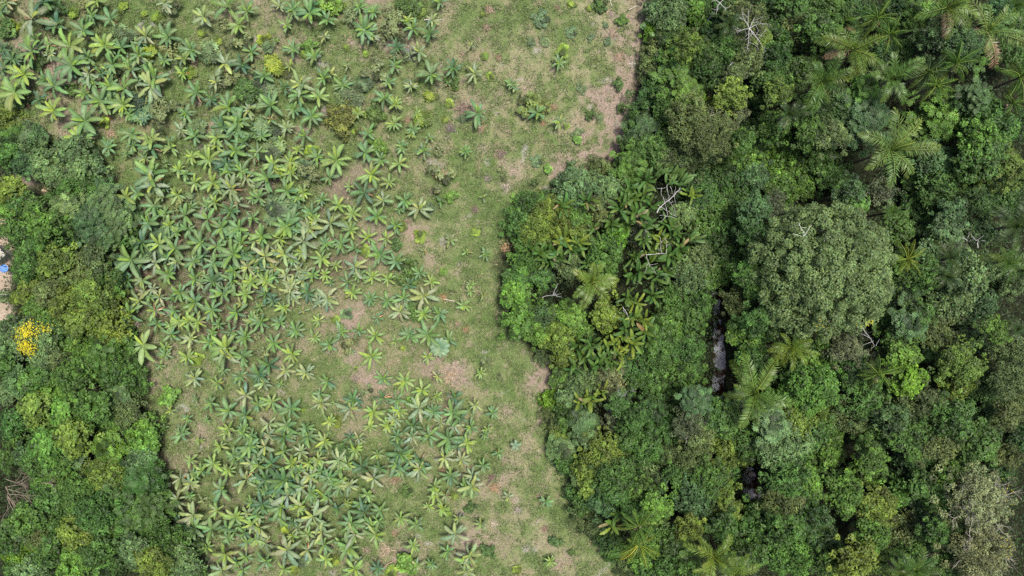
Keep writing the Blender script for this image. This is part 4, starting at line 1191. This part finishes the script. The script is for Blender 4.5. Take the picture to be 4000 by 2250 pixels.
# ------------------------------------------------------------------ shrubs and saplings in the field
WEEDS = '''
A0: 1450,135,35,y;1580,190,55,y;2020,340,40,y;130,260,60,y;740,130,55,y;1240,60,50,y;390,620,75,n;230,970,75,n;720,910,60,n;1220,360,90,b;130,550,90,b;1690,490,110,o;1400,1050,120,b;1600,1130,160,o;2100,530,90,b;2350,400,150,o;2310,790,120,o;2510,640,70,o;1980,1270,90,b;2490,900,140,n;1090,740,80,b;1930,740,50,y;1800,1100,40,y;1500,520,80,y;300,1380,110,b;1700,120,110,o;880,60,90,o;1050,1240,50,y;2200,410,40,y;560,60,90,n;60,300,80,n;1440,800,60,n;1080,1060,50,n
A1: 740,60,90,v;930,190,80,o;1370,200,130,o;170,660,110,y;120,470,60,b;60,880,110,b;1100,850,70,b;950,970,110,b;870,1190,150,p;1190,1130,90,n;1250,640,140,o;1680,1200,90,y;990,1320,35,y;1080,1150,30,y;870,50,30,y;905,480,30,y;1105,540,35,y;1350,340,140,o;50,1280,100,b;90,400,60,y;465,540,35,y;1940,1040,40,y;1905,1195,35,y;2275,145,25,y;2360,770,35,y;2010,870,40,y;1740,970,60,y;540,450,60,v;1990,800,70,n;2080,1190,60,b;1530,40,110,n;1660,110,50,y;2300,560,40,y;1510,820,50,b;1560,560,70,o
A2: 510,520,60,y;170,1060,100,p;310,1080,80,p;665,1330,65,b;960,420,50,b;880,1190,50,b;550,1265,30,y;590,40,40,y;770,80,30,y;300,180,90,b;190,430,60,b;790,1160,40,n;690,890,60,b;1080,850,50,n;330,430,60,b;600,320,60,b;660,1415,40,v;800,370,50,b;890,40,60,n;1090,1080,40,n;1100,210,50,v;940,260,40,b
B0: 1620,900,100,b;1560,1090,90,b;1800,600,100,o;1900,540,60,b
B1: 140,100,110,b;540,330,130,o;220,660,130,b;1240,50,90,v;1650,920,60,y;1410,1020,55,n;1090,1070,55,y;1470,840,50,y;1750,640,60,b;1970,520,55,v;1890,1290,35,v;1830,250,150,o;560,80,60,y;1500,1290,100,n;2490,290,60,o;2210,880,40,y;500,240,80,b
B2: 580,230,40,n;250,170,60,b;440,390,40,n;30,540,40,v;360,260,40,v
C0: 1700,1105,85,v;1970,720,60,y
C1: 1480,610,30,y;800,320,40,y;60,620,120,o;1000,560,120,o;920,260,50,b;1070,1040,90,o;1600,230,80,n;1560,1150,45,v;830,1350,50,y;1005,815,20,y;480,1230,25,y;2460,910,40,o;2280,730,50,o
D1: 1510,1310,95,v;470,1280,60,b;290,980,45,y;1990,640,40,y;1930,820,30,y;1510,590,50,n;800,1290,50,y;380,1390,50,y;1360,1420,60,y;2320,1200,60,n;2150,770,50,n;600,640,50,y;960,740,45,y;860,180,80,n
D2: 420,1090,55,n;50,1390,40,y;600,1210,30,n
'''
WC = {'y': ((.125, .185, .022), 'star', 'yellow-green leafy sapling'), 'n': ((.055, .105, .024), 'round', 'deep green bush'), 'b': ((.080, .128, .052), 'star', 'blue-green bush'),
      'o': ((.120, .150, .058), 'fine', 'thin olive bush'), 'v': ((.10, .19, .030), 'round', 'bright green bush'), 'p': ((.118, .150, .034), 'round', 'dense yellowish bush')}
SPARSE = [crown_mesh('bush_sparse', RNG, 'fine', 1.2, .28) for _ in range(4)]
SMALL = {st: [crown_mesh('bush_' + st, RNG, st, .95, .42) for _ in range(4)] for st in ('round', 'star', 'fine')}
rw = random.Random(17)
for (px, py, r, w) in parse(WEEDS):
    col, st, words = WC[w[0]]
    low = w[0] == 'b' and px > 1500
    rad = r * S * (.8 if low else 1.0 if w[0] in 'bo' else .9 if w[0] == 'y' else 1.05)
    st = 'round' if low else st
    zc = rad * .25 + .1 if low else rad * .5 + (.2 if r < 30 else .4)
    x, y = G(px, py, zc)
    e = link('field_bush' if r > 20 else 'field_sapling', None, None, (x, y, 0))
    me = rw.choice(SMALL[st]) if rad < 1.7 or w[0] in 'ob' else rw.choice(CROWNS[st, cls(rad)])
    if w[0] == 'o':
        me = rw.choice(SPARSE)
    link('crown', me, e, (0, 0, zc), (0, 0, rw.uniform(0, 6.28)), (rad, rad, rad * (.4 if low else .7)), jitter_col(col, rw, .1))
    link('trunk', rw.choice(TRUNKS), e, (0, 0, -.1), (0, 0, rw.uniform(0, 6)), (.8, .8, zc + .1), (.17, .13, .09))
    tag(e, place('%s %s in the field' % ('small' if r < 25 else ('large' if r > 40 else 'low'), words), px, py), 'bush', 'bushes and saplings in the field')


# large-leaved sapling with a rosette of lobed leaves
def rosette(px, py, rpx, n, col, label):
    rad = rpx * S
    x, y = G(px, py, 1.8)
    e = link('rosette_plant', None, None, (x, y, 0))
    link('stem', STEM, e, (0, 0, -.1), (0, 0, 0), (.09, .09, 1.8))
    for i in range(n):
        a = i * 6.283 / n + .2
        link('leaf', BMESH['whole'][i % 4], e, (0, 0, 1.7 - .02 * i), (0, -.05, a), (rad, rad * 1.9, rad), jitter_col(col, rw, .07))
    tag(e, label, 'plant')


rosette(1718, 1357, 42, 11, (.105, .185, .105), 'pale bluish plant with one wide lobed rosette beside the banana stand')
rosette(2014, 1740, 24, 5, (.10, .16, .095), 'small broad-leaved sapling left of the forest edge near the bottom')


# ------------------------------------------------------------------ dead wood
def dead_tree(px, py, z, name, parts, col, label, rot=0, cat='dead tree', h=None):
    x, y = G(px, py, z)
    v, f = join(parts)
    e = link(name, None, None, (x, y, 0))
    link('branch', make_mesh('branch', v, f, M_BARK), e, (0, 0, z), (0, 0, rot), 1, col)
    if h:
        link('trunk', TRUNKS[0], e, (0, 0, -.1), (0, 0, 0), (3.0, 3.0, z + .1), col)
    tag(e, label, cat, 'bare dead trees')
    return e


def crownless(seed, size, n=5, lev=2, flat=.3, rad=.05, spread=.9):
    rg = np.random.default_rng(seed)
    parts = []
    for k in range(n):
        a = k * 6.283 / n + rg.uniform(-.5, .5)
        branches(rg, size * rg.uniform(.6, .9), lev, (0, 0, 0), (math.cos(a), math.sin(a), .25), rad, 3, .16, spread, parts, flat)
    return parts


WHITE = (.40, .39, .37)
dead_tree(2928, 112, 12.5, 'bare_tree', crownless(31, 2.9, 8, 2), WHITE, 'star-shaped bare whitish tree at the top of the right forest', .3, h=1)
dead_tree(2812, 12, 11, 'bare_tree', crownless(32, 1.6, 4, 1), WHITE, 'small bare white branches cut by the top edge of the photo', .9, h=1)
dead_tree(2848, 258, 9.5, 'bare_tree', crownless(33, 1.2, 2, 0), WHITE, 'short white forked branch below the star-shaped bare tree', .8, h=1)


def tangle(seed, pts):
    rg = np.random.default_rng(seed)
    parts = []
    for (x0, y0, x1, y1, r) in pts:
        a = np.array([x0 * S, -y0 * S, 0])
        b = np.array([x1 * S, -y1 * S, 0])
        t = np.linspace(0, 1, 7)[:, None]
        ln = np.linalg.norm(b - a)
        p = a + (b - a) * t + np.sin(t * math.pi) * rg.normal(0, .06 * ln, 3) + rg.normal(0, .02 * ln, (7, 3))
        p[:, 2] += rg.uniform(-.3, .6)
        parts.append(tube(p, np.linspace(r, r * .5, 7) * .6, 5))
    return parts


# the long fallen-looking skeletons above the heliconias, branch by branch (pixels relative to the anchor)
sk1 = [(-40, 48, 0, 5, .16), (0, 5, 48, -45, .13), (0, -55, 5, -12, .07), (5, -12, 2, 0, .06), (-18, -45, -16, -10, .06), (-16, -10, -5, 30, .06), (-5, 30, 0, 60, .07), (0, 60, -22, 82, .06), (0, 60, 30, 68, .06),
       (0, 60, -30, 58, .05), (-35, 22, 8, 45, .06), (8, 45, 40, 60, .05), (8, 0, 28, 30, .05), (28, 30, 30, 60, .04), (12, -50, 22, -20, .05), (22, -20, 30, 18, .05), (30, -25, 55, -30, .05), (-35, -42, 0, -46, .04), (20, -10, 32, -48, .05), (10, 12, 25, 10, .05)]
sk2 = [(-50, 18, -8, 15, .11), (-8, 15, 26, 16, .10), (26, 16, 27, -25, .07), (27, -25, 18, -45, .05), (10, 14, 5, -25, .06), (5, -25, -2, -48, .05), (-50, 18, -38, 55, .07), (-38, 55, -10, 90, .05), (-40, 50, -52, 88, .05), (27, -10, 46, -24, .04), (5, -25, 25, -42, .04), (-38, 55, -5, 50, .04), (-14, -20, 5, -25, .04)]
dead_tree(2605, 780, 7.5, 'bare_tree', tangle(41, sk1), WHITE, 'tangled bare white tree above the paddle-leaved thicket', 0, h=1)
dead_tree(2575, 975, 7.0, 'bare_tree', tangle(42, sk2), WHITE, 'angular bare white branches below the tangled white tree', 0, h=1)
dead_tree(2165, 1150, 6.5, 'bare_tree', tangle(43, [(-45, 10, -5, 2, .07), (-5, 2, 14, -40, .06), (-5, 2, 28, 12, .06), (-5, 2, 25, -5, .05)]), WHITE, 'small white bare fork left of the yellow-green palm', 0, h=1)
dead_tree(2440, 1220, 7, 'bare_tree', tangle(44, [(-8, -20, 14, 22, .09), (-45, 20, -35, 5, .06)]), WHITE, 'single curved white dead limb below the yellow-green palm', 0, h=1)
dead_tree(3395, 1310, 9, 'bare_tree', tangle(45, [(-35, -50, 5, 10, .09), (5, 10, 20, 38, .07), (5, 10, -32, -6, .06), (12, 20, -30, 36, .05), (20, 38, 5, 48, .05), (20, 38, 32, 12, .05)]), WHITE, 'curling bare white tree right below the largest olive tree', 0, h=1)
dead_tree(3570, 1212, 9, 'bare_tree', tangle(46, [(-24, -14, 18, 12, .12), (0, 3, -12, 20, .08)]), WHITE, 'white cross-shaped dead limb right of the largest olive tree', 0, h=1)
dead_tree(3815, 940, 10, 'bare_tree', tangle(47, [(0, 25, 0, 0, .12), (0, 0, 28, -18, .07), (0, 0, -20, -25, .06), (-35, 0, -70, -22, .07), (10, 0, 25, 2, .05), (-30, -8, -25, -30, .05)]), (.5, .48, .46), 'grey forked limbs in the umbrella-shaped tree on the right', 0, h=1)
dead_tree(3138, 915, 15, 'bare_tree', tangle(48, [(4, 38, 0, -10, .13), (0, -10, -15, -40, .08), (0, 5, 22, -30, .07), (-35, -2, 0, 12, .05), (-8, -22, 8, -22, .05)]), (.55, .54, .5), 'pale forked limbs showing through the largest olive tree', 0, h=1)
dead_tree(3215, 890, 15, 'bare_tree', tangle(49, [(0, 60, 0, 20, .1), (0, 0, -6, -22, .08), (0, 0, 10, -6, .06)]), (.6, .6, .58), 'pale upright limb beside the forked ones in the largest olive tree', 0, h=1)
dead_tree(3700, 1045, 9, 'bare_tree', tangle(50, [(-45, -25, -10, -20, .08), (-10, -20, 8, 5, .07), (8, 5, 28, 12, .05)]), (.5, .49, .5), 'thin grey curved limb near the right edge', 0, h=1)
dead_tree(2920, 285, 9, 'bare_tree', tangle(51, [(-60, 8, -5, -2, .07), (-5, -2, 15, 8, .06)]), (.4, .4, .34), 'thin greyish limb lying on olive leaves near the top of the forest', 0, h=1)
dead_tree(2770, 455, 9.5, 'bare_tree', crownless(52, 1.9, 5, 2, .3, .06), (.42, .40, .34), 'thin grey twigs over the olive trees at the forest edge', .2, h=1)
dead_tree(2700, 1690, 8.0, 'bare_tree', crownless(53, 1.6, 5, 2, .3, .05), (.45, .42, .38), 'thin grey twigs over the forest below the creek', .2, h=1)
# brown fallen brush in the left wood
for i, (px, py, sz, ang, lab) in enumerate(((55, 1890, 3.2, -.5, 'brown bare fallen branches at the left edge, upper heap'), (75, 1945, 4.6, -.6, 'brown bare fallen branches at the left edge, lower heap'), (180, 1875, 1.8, -.8, 'thin bare branch right of the brown fallen heaps'))):
    rg = np.random.default_rng(80 + i)
    parts = []
    for k in range(4 if i < 2 else 1):
        a = ang + rg.normal(0, .5)
        branches(rg, sz * rg.uniform(.7, 1.1), 3 if i < 2 else 2, (-sz * .4, rg.uniform(-.8, .8), 0), (math.cos(a), math.sin(a), .05), .05, 4, .1, .55, parts, .5)
    dead_tree(px, py, 6.6, 'fallen_brush', parts, (.24, .19, .15), lab, 0, 'dead branches')


# ------------------------------------------------------------------ dry litter heaps and poles in the field
def litter_mesh(rng, n=170):
    th = rng.uniform(0, 6.283, n)
    rr = np.abs(rng.normal(0, .42, n)).clip(0, 1)
    p = np.stack([np.cos(th) * rr, np.sin(th) * rr, .22 * (1 - rr) * rng.uniform(.3, 1, n) + .02], 1)
    a = rng.uniform(0, 6.283) + rng.normal(0, .8, n)
    d = np.stack([np.cos(a), np.sin(a), rng.normal(0, .15, n)], 1)
    v, f = diamonds(p, rng.normal(0, .35, (n, 3)) + np.array([0, 0, 1]), d, rng.uniform(.25, .7, n), rng.uniform(.025, .07, n))
    return make_mesh('litter', v, f, M_PILE, np.repeat(leaf_tones(rng, n, 1, .28), 4, 0))


LITTER = [litter_mesh(RNG) for _ in range(5)]
PILES = '''
A0: 870,690,70,t;850,850,60,t;1110,1340,90,t;1090,1190,60,t;520,900,70,t;300,880,60,k;500,640,70,k;1960,620,70,p;1340,740,60,t;2000,1040,60,p;280,1060,50,k
A1: 1540,540,120,g;2070,1090,120,k;1950,1290,100,k;2260,1290,90,t;2320,280,80,t;1530,1210,65,t;700,1120,90,g;2080,540,50,p;220,70,40,p;1190,160,50,k;600,240,50,p;2350,100,80,p;1290,440,60,g;2440,580,60,t
A2: 1215,650,60,w;420,1080,65,t;310,1240,55,t;1010,330,90,p;1080,560,100,p;460,70,50,t;1000,140,70,p;1060,1270,90,p
B1: 1850,310,110,t;2460,100,100,k;2520,440,80,p;2200,660,70,k;2520,1040,90,t;1780,470,70,t;1530,780,60,k;1240,1160,50,p;1000,1150,50,p;1490,230,50,p;2330,350,60,g;1700,1080,50,p
C0: 1700,250,60,w;1760,470,50,w;1810,260,50,p;1380,360,60,w;1570,240,70,w
C1: 1950,900,140,t;2110,420,60,t;1890,90,60,t;2010,760,70,p;2030,370,50,p;1800,900,70,k;330,220,40,k;240,1180,70,k;1000,920,80,k;1580,620,40,p
D1: 1400,490,90,t;2390,560,80,t;2060,830,60,g;2390,930,60,w;1870,390,70,t;1300,1190,110,t;1915,650,50,p;110,70,70,w;2060,440,50,p;1180,600,50,p;1110,1190,60,p;860,1280,60,k;1390,1020,60,t;760,1420,50,w;1500,1190,60,g;2360,460,60,k
D2: 60,790,70,p;40,690,60,w;270,640,50,p;330,980,60,k
'''
PCOL = {'t': (.28, .20, .13), 'k': (.20, .145, .12), 'g': (.20, .18, .165), 'p': (.30, .24, .19), 'w': (.40, .35, .28)}
PWRD = {'t': 'tan', 'k': 'pinkish-brown', 'g': 'grey', 'p': 'pale', 'w': 'whitish'}
for (px, py, r, w) in parse(PILES):
    x, y = G(px, py, .1)
    rad = r * S
    o = link('litter_heap', rw.choice(LITTER), None, (x, y, .04), (0, 0, rw.uniform(0, 6.28)), (rad, rad, min(rad, 1.2)), jitter_col(PCOL[w[0]], rw, .1))
    tag(o, place('%s heap of dry leaves and twigs in the field' % PWRD[w[0]], px, py), 'litter heap', 'dry litter heaps in the field')
POLES = (('A1', 1700, 205, 1870, 203, WHITE, 'white peeled log lying near the top of the field'), ('D1', 1270, 1200, 1400, 1192, (.42, .33, .24), 'tan log lying across dry litter low in the field'),
         ('D1', 1265, 1370, 1385, 1290, (.36, .28, .20), 'slanting brown pole low in the field left of the round green bush'), ('C1', 1890, 115, 1995, 135, (.5, .42, .35), 'pale dry stalk lying right of the banana stand'),
         ('A2', 980, 0, 1010, 70, (.42, .38, .30), 'bent grey stick at the top of the field by the forest'), ('A2', 1180, 100, 1270, 55, (.40, .36, .28), 'grey brush stick near the top right corner of the field'),
         ('D0', 2050, 1410, 2150, 1210, (.33, .27, .2), 'long thin grey pole at the bottom edge beside the left wood'), ('D1', 2310, 545, 2390, 440, (.12, .09, .08), 'dark charred log near the forest edge low in the field'),
         ('A0', 440, 400, 590, 490, (.36, .31, .2), 'pale thin pole between the banana plants at upper left'))
for (t, x0, y0, x1, y1, c, lab) in POLES:
    cx, ry, k = TILE[t]
    a = G(cx + x0 * k, ry + y0 * k, .1)
    b = G(cx + x1 * k, ry + y1 * k, .1)
    mid = ((a[0] + b[0]) / 2, (a[1] + b[1]) / 2)
    tt = np.linspace(0, 1, 6)[:, None]
    p = np.array([a[0] - mid[0], a[1] - mid[1], .14]) * (1 - tt) + np.array([b[0] - mid[0], b[1] - mid[1], .18]) * tt + RNG.normal(0, .05, (6, 3))
    v, f = tube(p, np.linspace(.11, .07, 6), 6)
    o = link('fallen_pole', make_mesh('fallen_pole', v, f, M_BARK, smooth=True), None, (mid[0], mid[1], 0), (0, 0, 0), 1, c)
    tag(o, lab, 'log', 'poles lying in the field')


# ------------------------------------------------------------------ yard at the left edge
def box(sx, sy, sz, bev=0.0):
    import bmesh
    bm = bmesh.new()
    bmesh.ops.create_cube(bm, size=1)
    bmesh.ops.scale(bm, vec=(sx, sy, sz), verts=bm.verts)
    if bev:
        bmesh.ops.bevel(bm, geom=bm.edges[:], offset=bev, segments=2, affect='EDGES')
    me = bpy.data.meshes.new('box')
    bm.to_mesh(me)
    bm.free()
    return me


def with_mat(me, m):
    me.materials.append(m)
    return me


# parasol: scalloped blue canopy of twelve panels on a pole
M_BLUE = plain_material('blue_canvas', (.09, .22, .62), .6, 4, .15)
M_BLUE2 = plain_material('faded_blue_canvas', (.16, .32, .72), .6, 4, .15)
M_GREYM = plain_material('grey_metal', (.30, .30, .32), .5, 8, .15)
M_CONC = plain_material('concrete', (.38, .36, .33), .85, 3, .25)
M_ROOF = plain_material('weathered_roof_sheet', (.30, .29, .24), .8, 1.2, .4)
M_WHITE = plain_material('white_plastic', (.75, .76, .80), .5, 3, .08)
M_SAND = plain_material('dry_sand', (.52, .40, .27), .95, 2.0, .25)
M_ROPE = plain_material('pale_rope', (.60, .60, .56), .8, 4, .15)
ux, uy = G(13, 1049, 2.3)
um = link('parasol', None, None, (ux, uy, 0))
tag(um, 'blue parasol standing in the sandy yard at the left edge', 'parasol')
rad = 16.5 * S
for i in range(12):
    a0, a1 = i * math.pi / 6, (i + 1) * math.pi / 6
    am = (a0 + a1) / 2
    v = [(0, 0, 2.62)]
    for s_, zz in ((.5, 2.46), (1.0, 2.2)):
        v += [(math.cos(a0) * rad * s_, math.sin(a0) * rad * s_, zz), (math.cos(am) * rad * s_ * .965, math.sin(am) * rad * s_ * .965, zz - .035), (math.cos(a1) * rad * s_, math.sin(a1) * rad * s_, zz)]
    me = bpy.data.meshes.new('canopy_panel')
    me.from_pydata(v, [], [(0, 1, 2), (0, 2, 3), (1, 4, 5, 2), (2, 5, 6, 3)])
    with_mat(me, M_BLUE if i % 2 else M_BLUE2)
    panel = link('canopy_panel', me, um)
    rv, rf = tube([(0, 0, 2.60), (math.cos(a0) * rad, math.sin(a0) * rad, 2.18)], [.012, .012], 4)
    link('rib', make_mesh('rib', rv, rf, M_GREYM), panel)
pv, pf = tube([(0, 0, 0), (0, 0, 1.2), (0, 0, 2.72)], [.03, .03, .02], 8)
link('pole', make_mesh('pole', pv, pf, M_GREYM), um)
cv, cf = tube([(0, 0, 2.6), (0, 0, 2.66), (0, 0, 2.70)], [.14, .1, .03], 10)
link('finial', make_mesh('finial', cv, cf, M_GREYM), um)
link('base', with_mat(box(.5, .5, .1, .02), M_CONC), um, (0, 0, .05))

# low outbuilding whose roof corner pokes into view
bx, by = G(-22, 992, 2.2)
sh = link('shed', None, None, (bx, by, 0), (0, 0, R(40)))
tag(sh, 'grey flat-roofed shed corner poking in at the left edge', 'shed')
W2 = 30 * S * .98 * 2
link('wall', with_mat(box(W2 - .3, W2 - .3, 2.1), M_CONC), sh, (0, 0, 1.05))
roof = link('roof', with_mat(box(W2, W2, .1, .02), M_ROOF), sh, (0, 0, 2.17))
for i in range(4):
    a = i * math.pi / 2
    link('roof_edge', with_mat(box(W2 + .12, .14, .16, .02), M_CONC), roof, (math.cos(a + math.pi / 2) * W2 / 2, math.sin(a + math.pi / 2) * W2 / 2, .03 + .003 * i), (0, 0, a))


def lump(name, px, py, rx, ry, hz, m, label, cat, seed):
    rg = np.random.default_rng(seed)
    n, k = 14, 6
    v = [(0, 0, hz)]
    for j in range(1, k + 1):
        for i in range(n):
            a = i * 2 * math.pi / n
            s_ = j / k
            q = s_ * (1 + .18 * math.sin(2 * a + 1) + .1 * math.sin(5 * a)) + rg.normal(0, .02)
            v.append((math.cos(a) * rx * q, math.sin(a) * ry * q, hz * (1 - s_ ** 1.6) + rg.normal(0, .05) - .05 * s_))
    f = []
    for i in range(n):
        f.append((0, 1 + i, 1 + (i + 1) % n))
    for j in range(k - 1):
        for i in range(n):
            a = 1 + j * n + i
            b = 1 + j * n + (i + 1) % n
            f.append((a, a + n, b + n))
            f.append((a, b + n, b))
    x, y = G(px, py, 0)
    o = link(name, make_mesh(name, v, f, m, smooth=True), None, (x, y, .02))
    tag(o, label, cat)


lump('sand_mound', 177, 744, 15 * S, 14 * S, .7, M_SAND, 'pale sand mound in the clearing of the left wood', 'mound', 1)
# white container with its lid, in the shade under the trees
wx, wy = G(150, 827, .6)
wb = link('water_container', None, None, (wx, wy, 0), (0, 0, R(-20)))
tag(wb, 'small white container on the ground in the left wood', 'container')
link('body', with_mat(box(.5, .75, .85, .06), M_WHITE), wb, (0, 0, .43))
link('lid', with_mat(box(.56, .81, .08, .02), M_WHITE), wb, (0, 0, .89))
# washing line across the strip of grass in the yard
lx, ly = G(15, 1151, 1.5)
ln = link('washing_line', None, None, (lx, ly, 0))
tag(ln, 'pale rope strung across the grass strip at the left edge', 'rope')
t = np.linspace(-1, 1, 9)
rv, rf = tube(np.stack([t * 40 * S, t * -.05, 1.5 - .12 * (1 - t * t)], 1), np.full(9, .05), 5)
link('rope', make_mesh('rope', rv, rf, M_ROPE), ln)
for s_ in (-1, 1):
    pv, pf = tube([(0, 0, -.1), (0, 0, 1.6)], [.05, .04], 6)
    link('post', make_mesh('post', pv, pf, M_GREYM), ln, (s_ * 40 * S, -.05 * s_, 0))
# stool beside the parasol
tx, ty = G(27, 1037, .45)
stl = link('stool', None, None, (tx, ty, 0))
tag(stl, 'small pale round stool at the rim of the blue parasol', 'stool')
v, f = tube([(0, 0, .42), (0, 0, .47), (0, 0, .475)], [.2, .2, .01], 12)
link('seat', make_mesh('seat', v, f, M_SAND), stl)
for i in range(3):
    a = i * 2.094
    v, f = tube([(math.cos(a) * .17, math.sin(a) * .17, 0), (math.cos(a) * .12, math.sin(a) * .12, .43)], [.02, .02], 5)
    link('leg', make_mesh('leg', v, f, M_GREYM), stl)


# ------------------------------------------------------------------ grass and straw of the field (uncountable)
def field_cover(name, n, seed, label, dry):
    rg = np.random.default_rng(seed)
    px, py = rg.uniform(-120, 2750, n), rg.uniform(-120, 2370, n)
    k = (px < right_edge(py) + 12 + rg.normal(0, 14, n)) & (px > left_edge(py) - 15 + rg.normal(0, 12, n))
    clear = (np.hypot((px - 120) / 65, (py - 705) / 50) < 1) | (np.hypot((px - 165) / 55, (py - 790) / 55) < 1)
    k = k | clear
    px, py = px[k], py[k]
    c, g = ground_colour(px, py)
    x, y = px * S, py * S
    u = rg.random(len(px))
    tuft = fbm(x, y, 1.0, 61, 2)
    if dry:
        keep = u < sstep(.9, .25, g) * sstep(.34, .6, tuft) + .07
    else:
        keep = u < sstep(.05, .6, g) * sstep(.32, .56, tuft) + .08
    px, py, g, tuft = px[keep], py[keep], g[keep], tuft[keep]
    n = len(px)
    X, Y = (px - 2000) * S, (1125 - py) * S
    if dry:
        z = rg.uniform(.05, .2, n)
        a = fbm(px * S, py * S, 3, 63) * 14 + rg.normal(0, .7, n)
        d = np.stack([np.cos(a), np.sin(a), rg.normal(0, .2, n)], 1)
        ln, wd = rg.uniform(.3, .95, n), rg.uniform(.03, .07, n)
        nn = rg.normal(0, .4, (n, 3)) + np.array([0, 0, 1])
        col = np.where(rg.random((n, 1)) < .5, np.array([[.36, .31, .22]]), np.array([[.31, .245, .205]])) * rg.normal(1, .22, (n, 1)).clip(.5, 1.7)
    else:
        z = rg.uniform(.08, .3, n)
        d = rand_dirs(rg, n) * np.array([1, 1, .8])
        ln, wd = rg.uniform(.22, .5, n), rg.uniform(.06, .13, n)
        nn = rg.normal(0, .6, (n, 3)) + np.array([0, 0, 1])
        t = rg.normal(1, .25, (n, 1)).clip(.4, 1.8) * (0.75 + .6 * fbm(px * S, py * S, 4, 65))[:, None]
        hue = fbm(px * S, py * S, 2.5, 66)[:, None]
        col = (np.array([[.092, .146, .044]]) * (1 - hue) + np.array([[.150, .178, .074]]) * hue) * t
    v, f = diamonds(np.stack([X, Y, z], 1), nn, d, ln, wd)
    o = link(name, make_mesh(name, v, f, M_UNDER if not dry else M_STRAW, np.repeat(col, 4, 0)))
    tag(o, label, 'grass' if not dry else 'straw', None, 'stuff')


field_cover('field_grass', 420000, 90, 'short green grass and low weeds covering the field', False)
field_cover('dry_straw', 150000, 91, 'dry tan straw lying over the field', True)
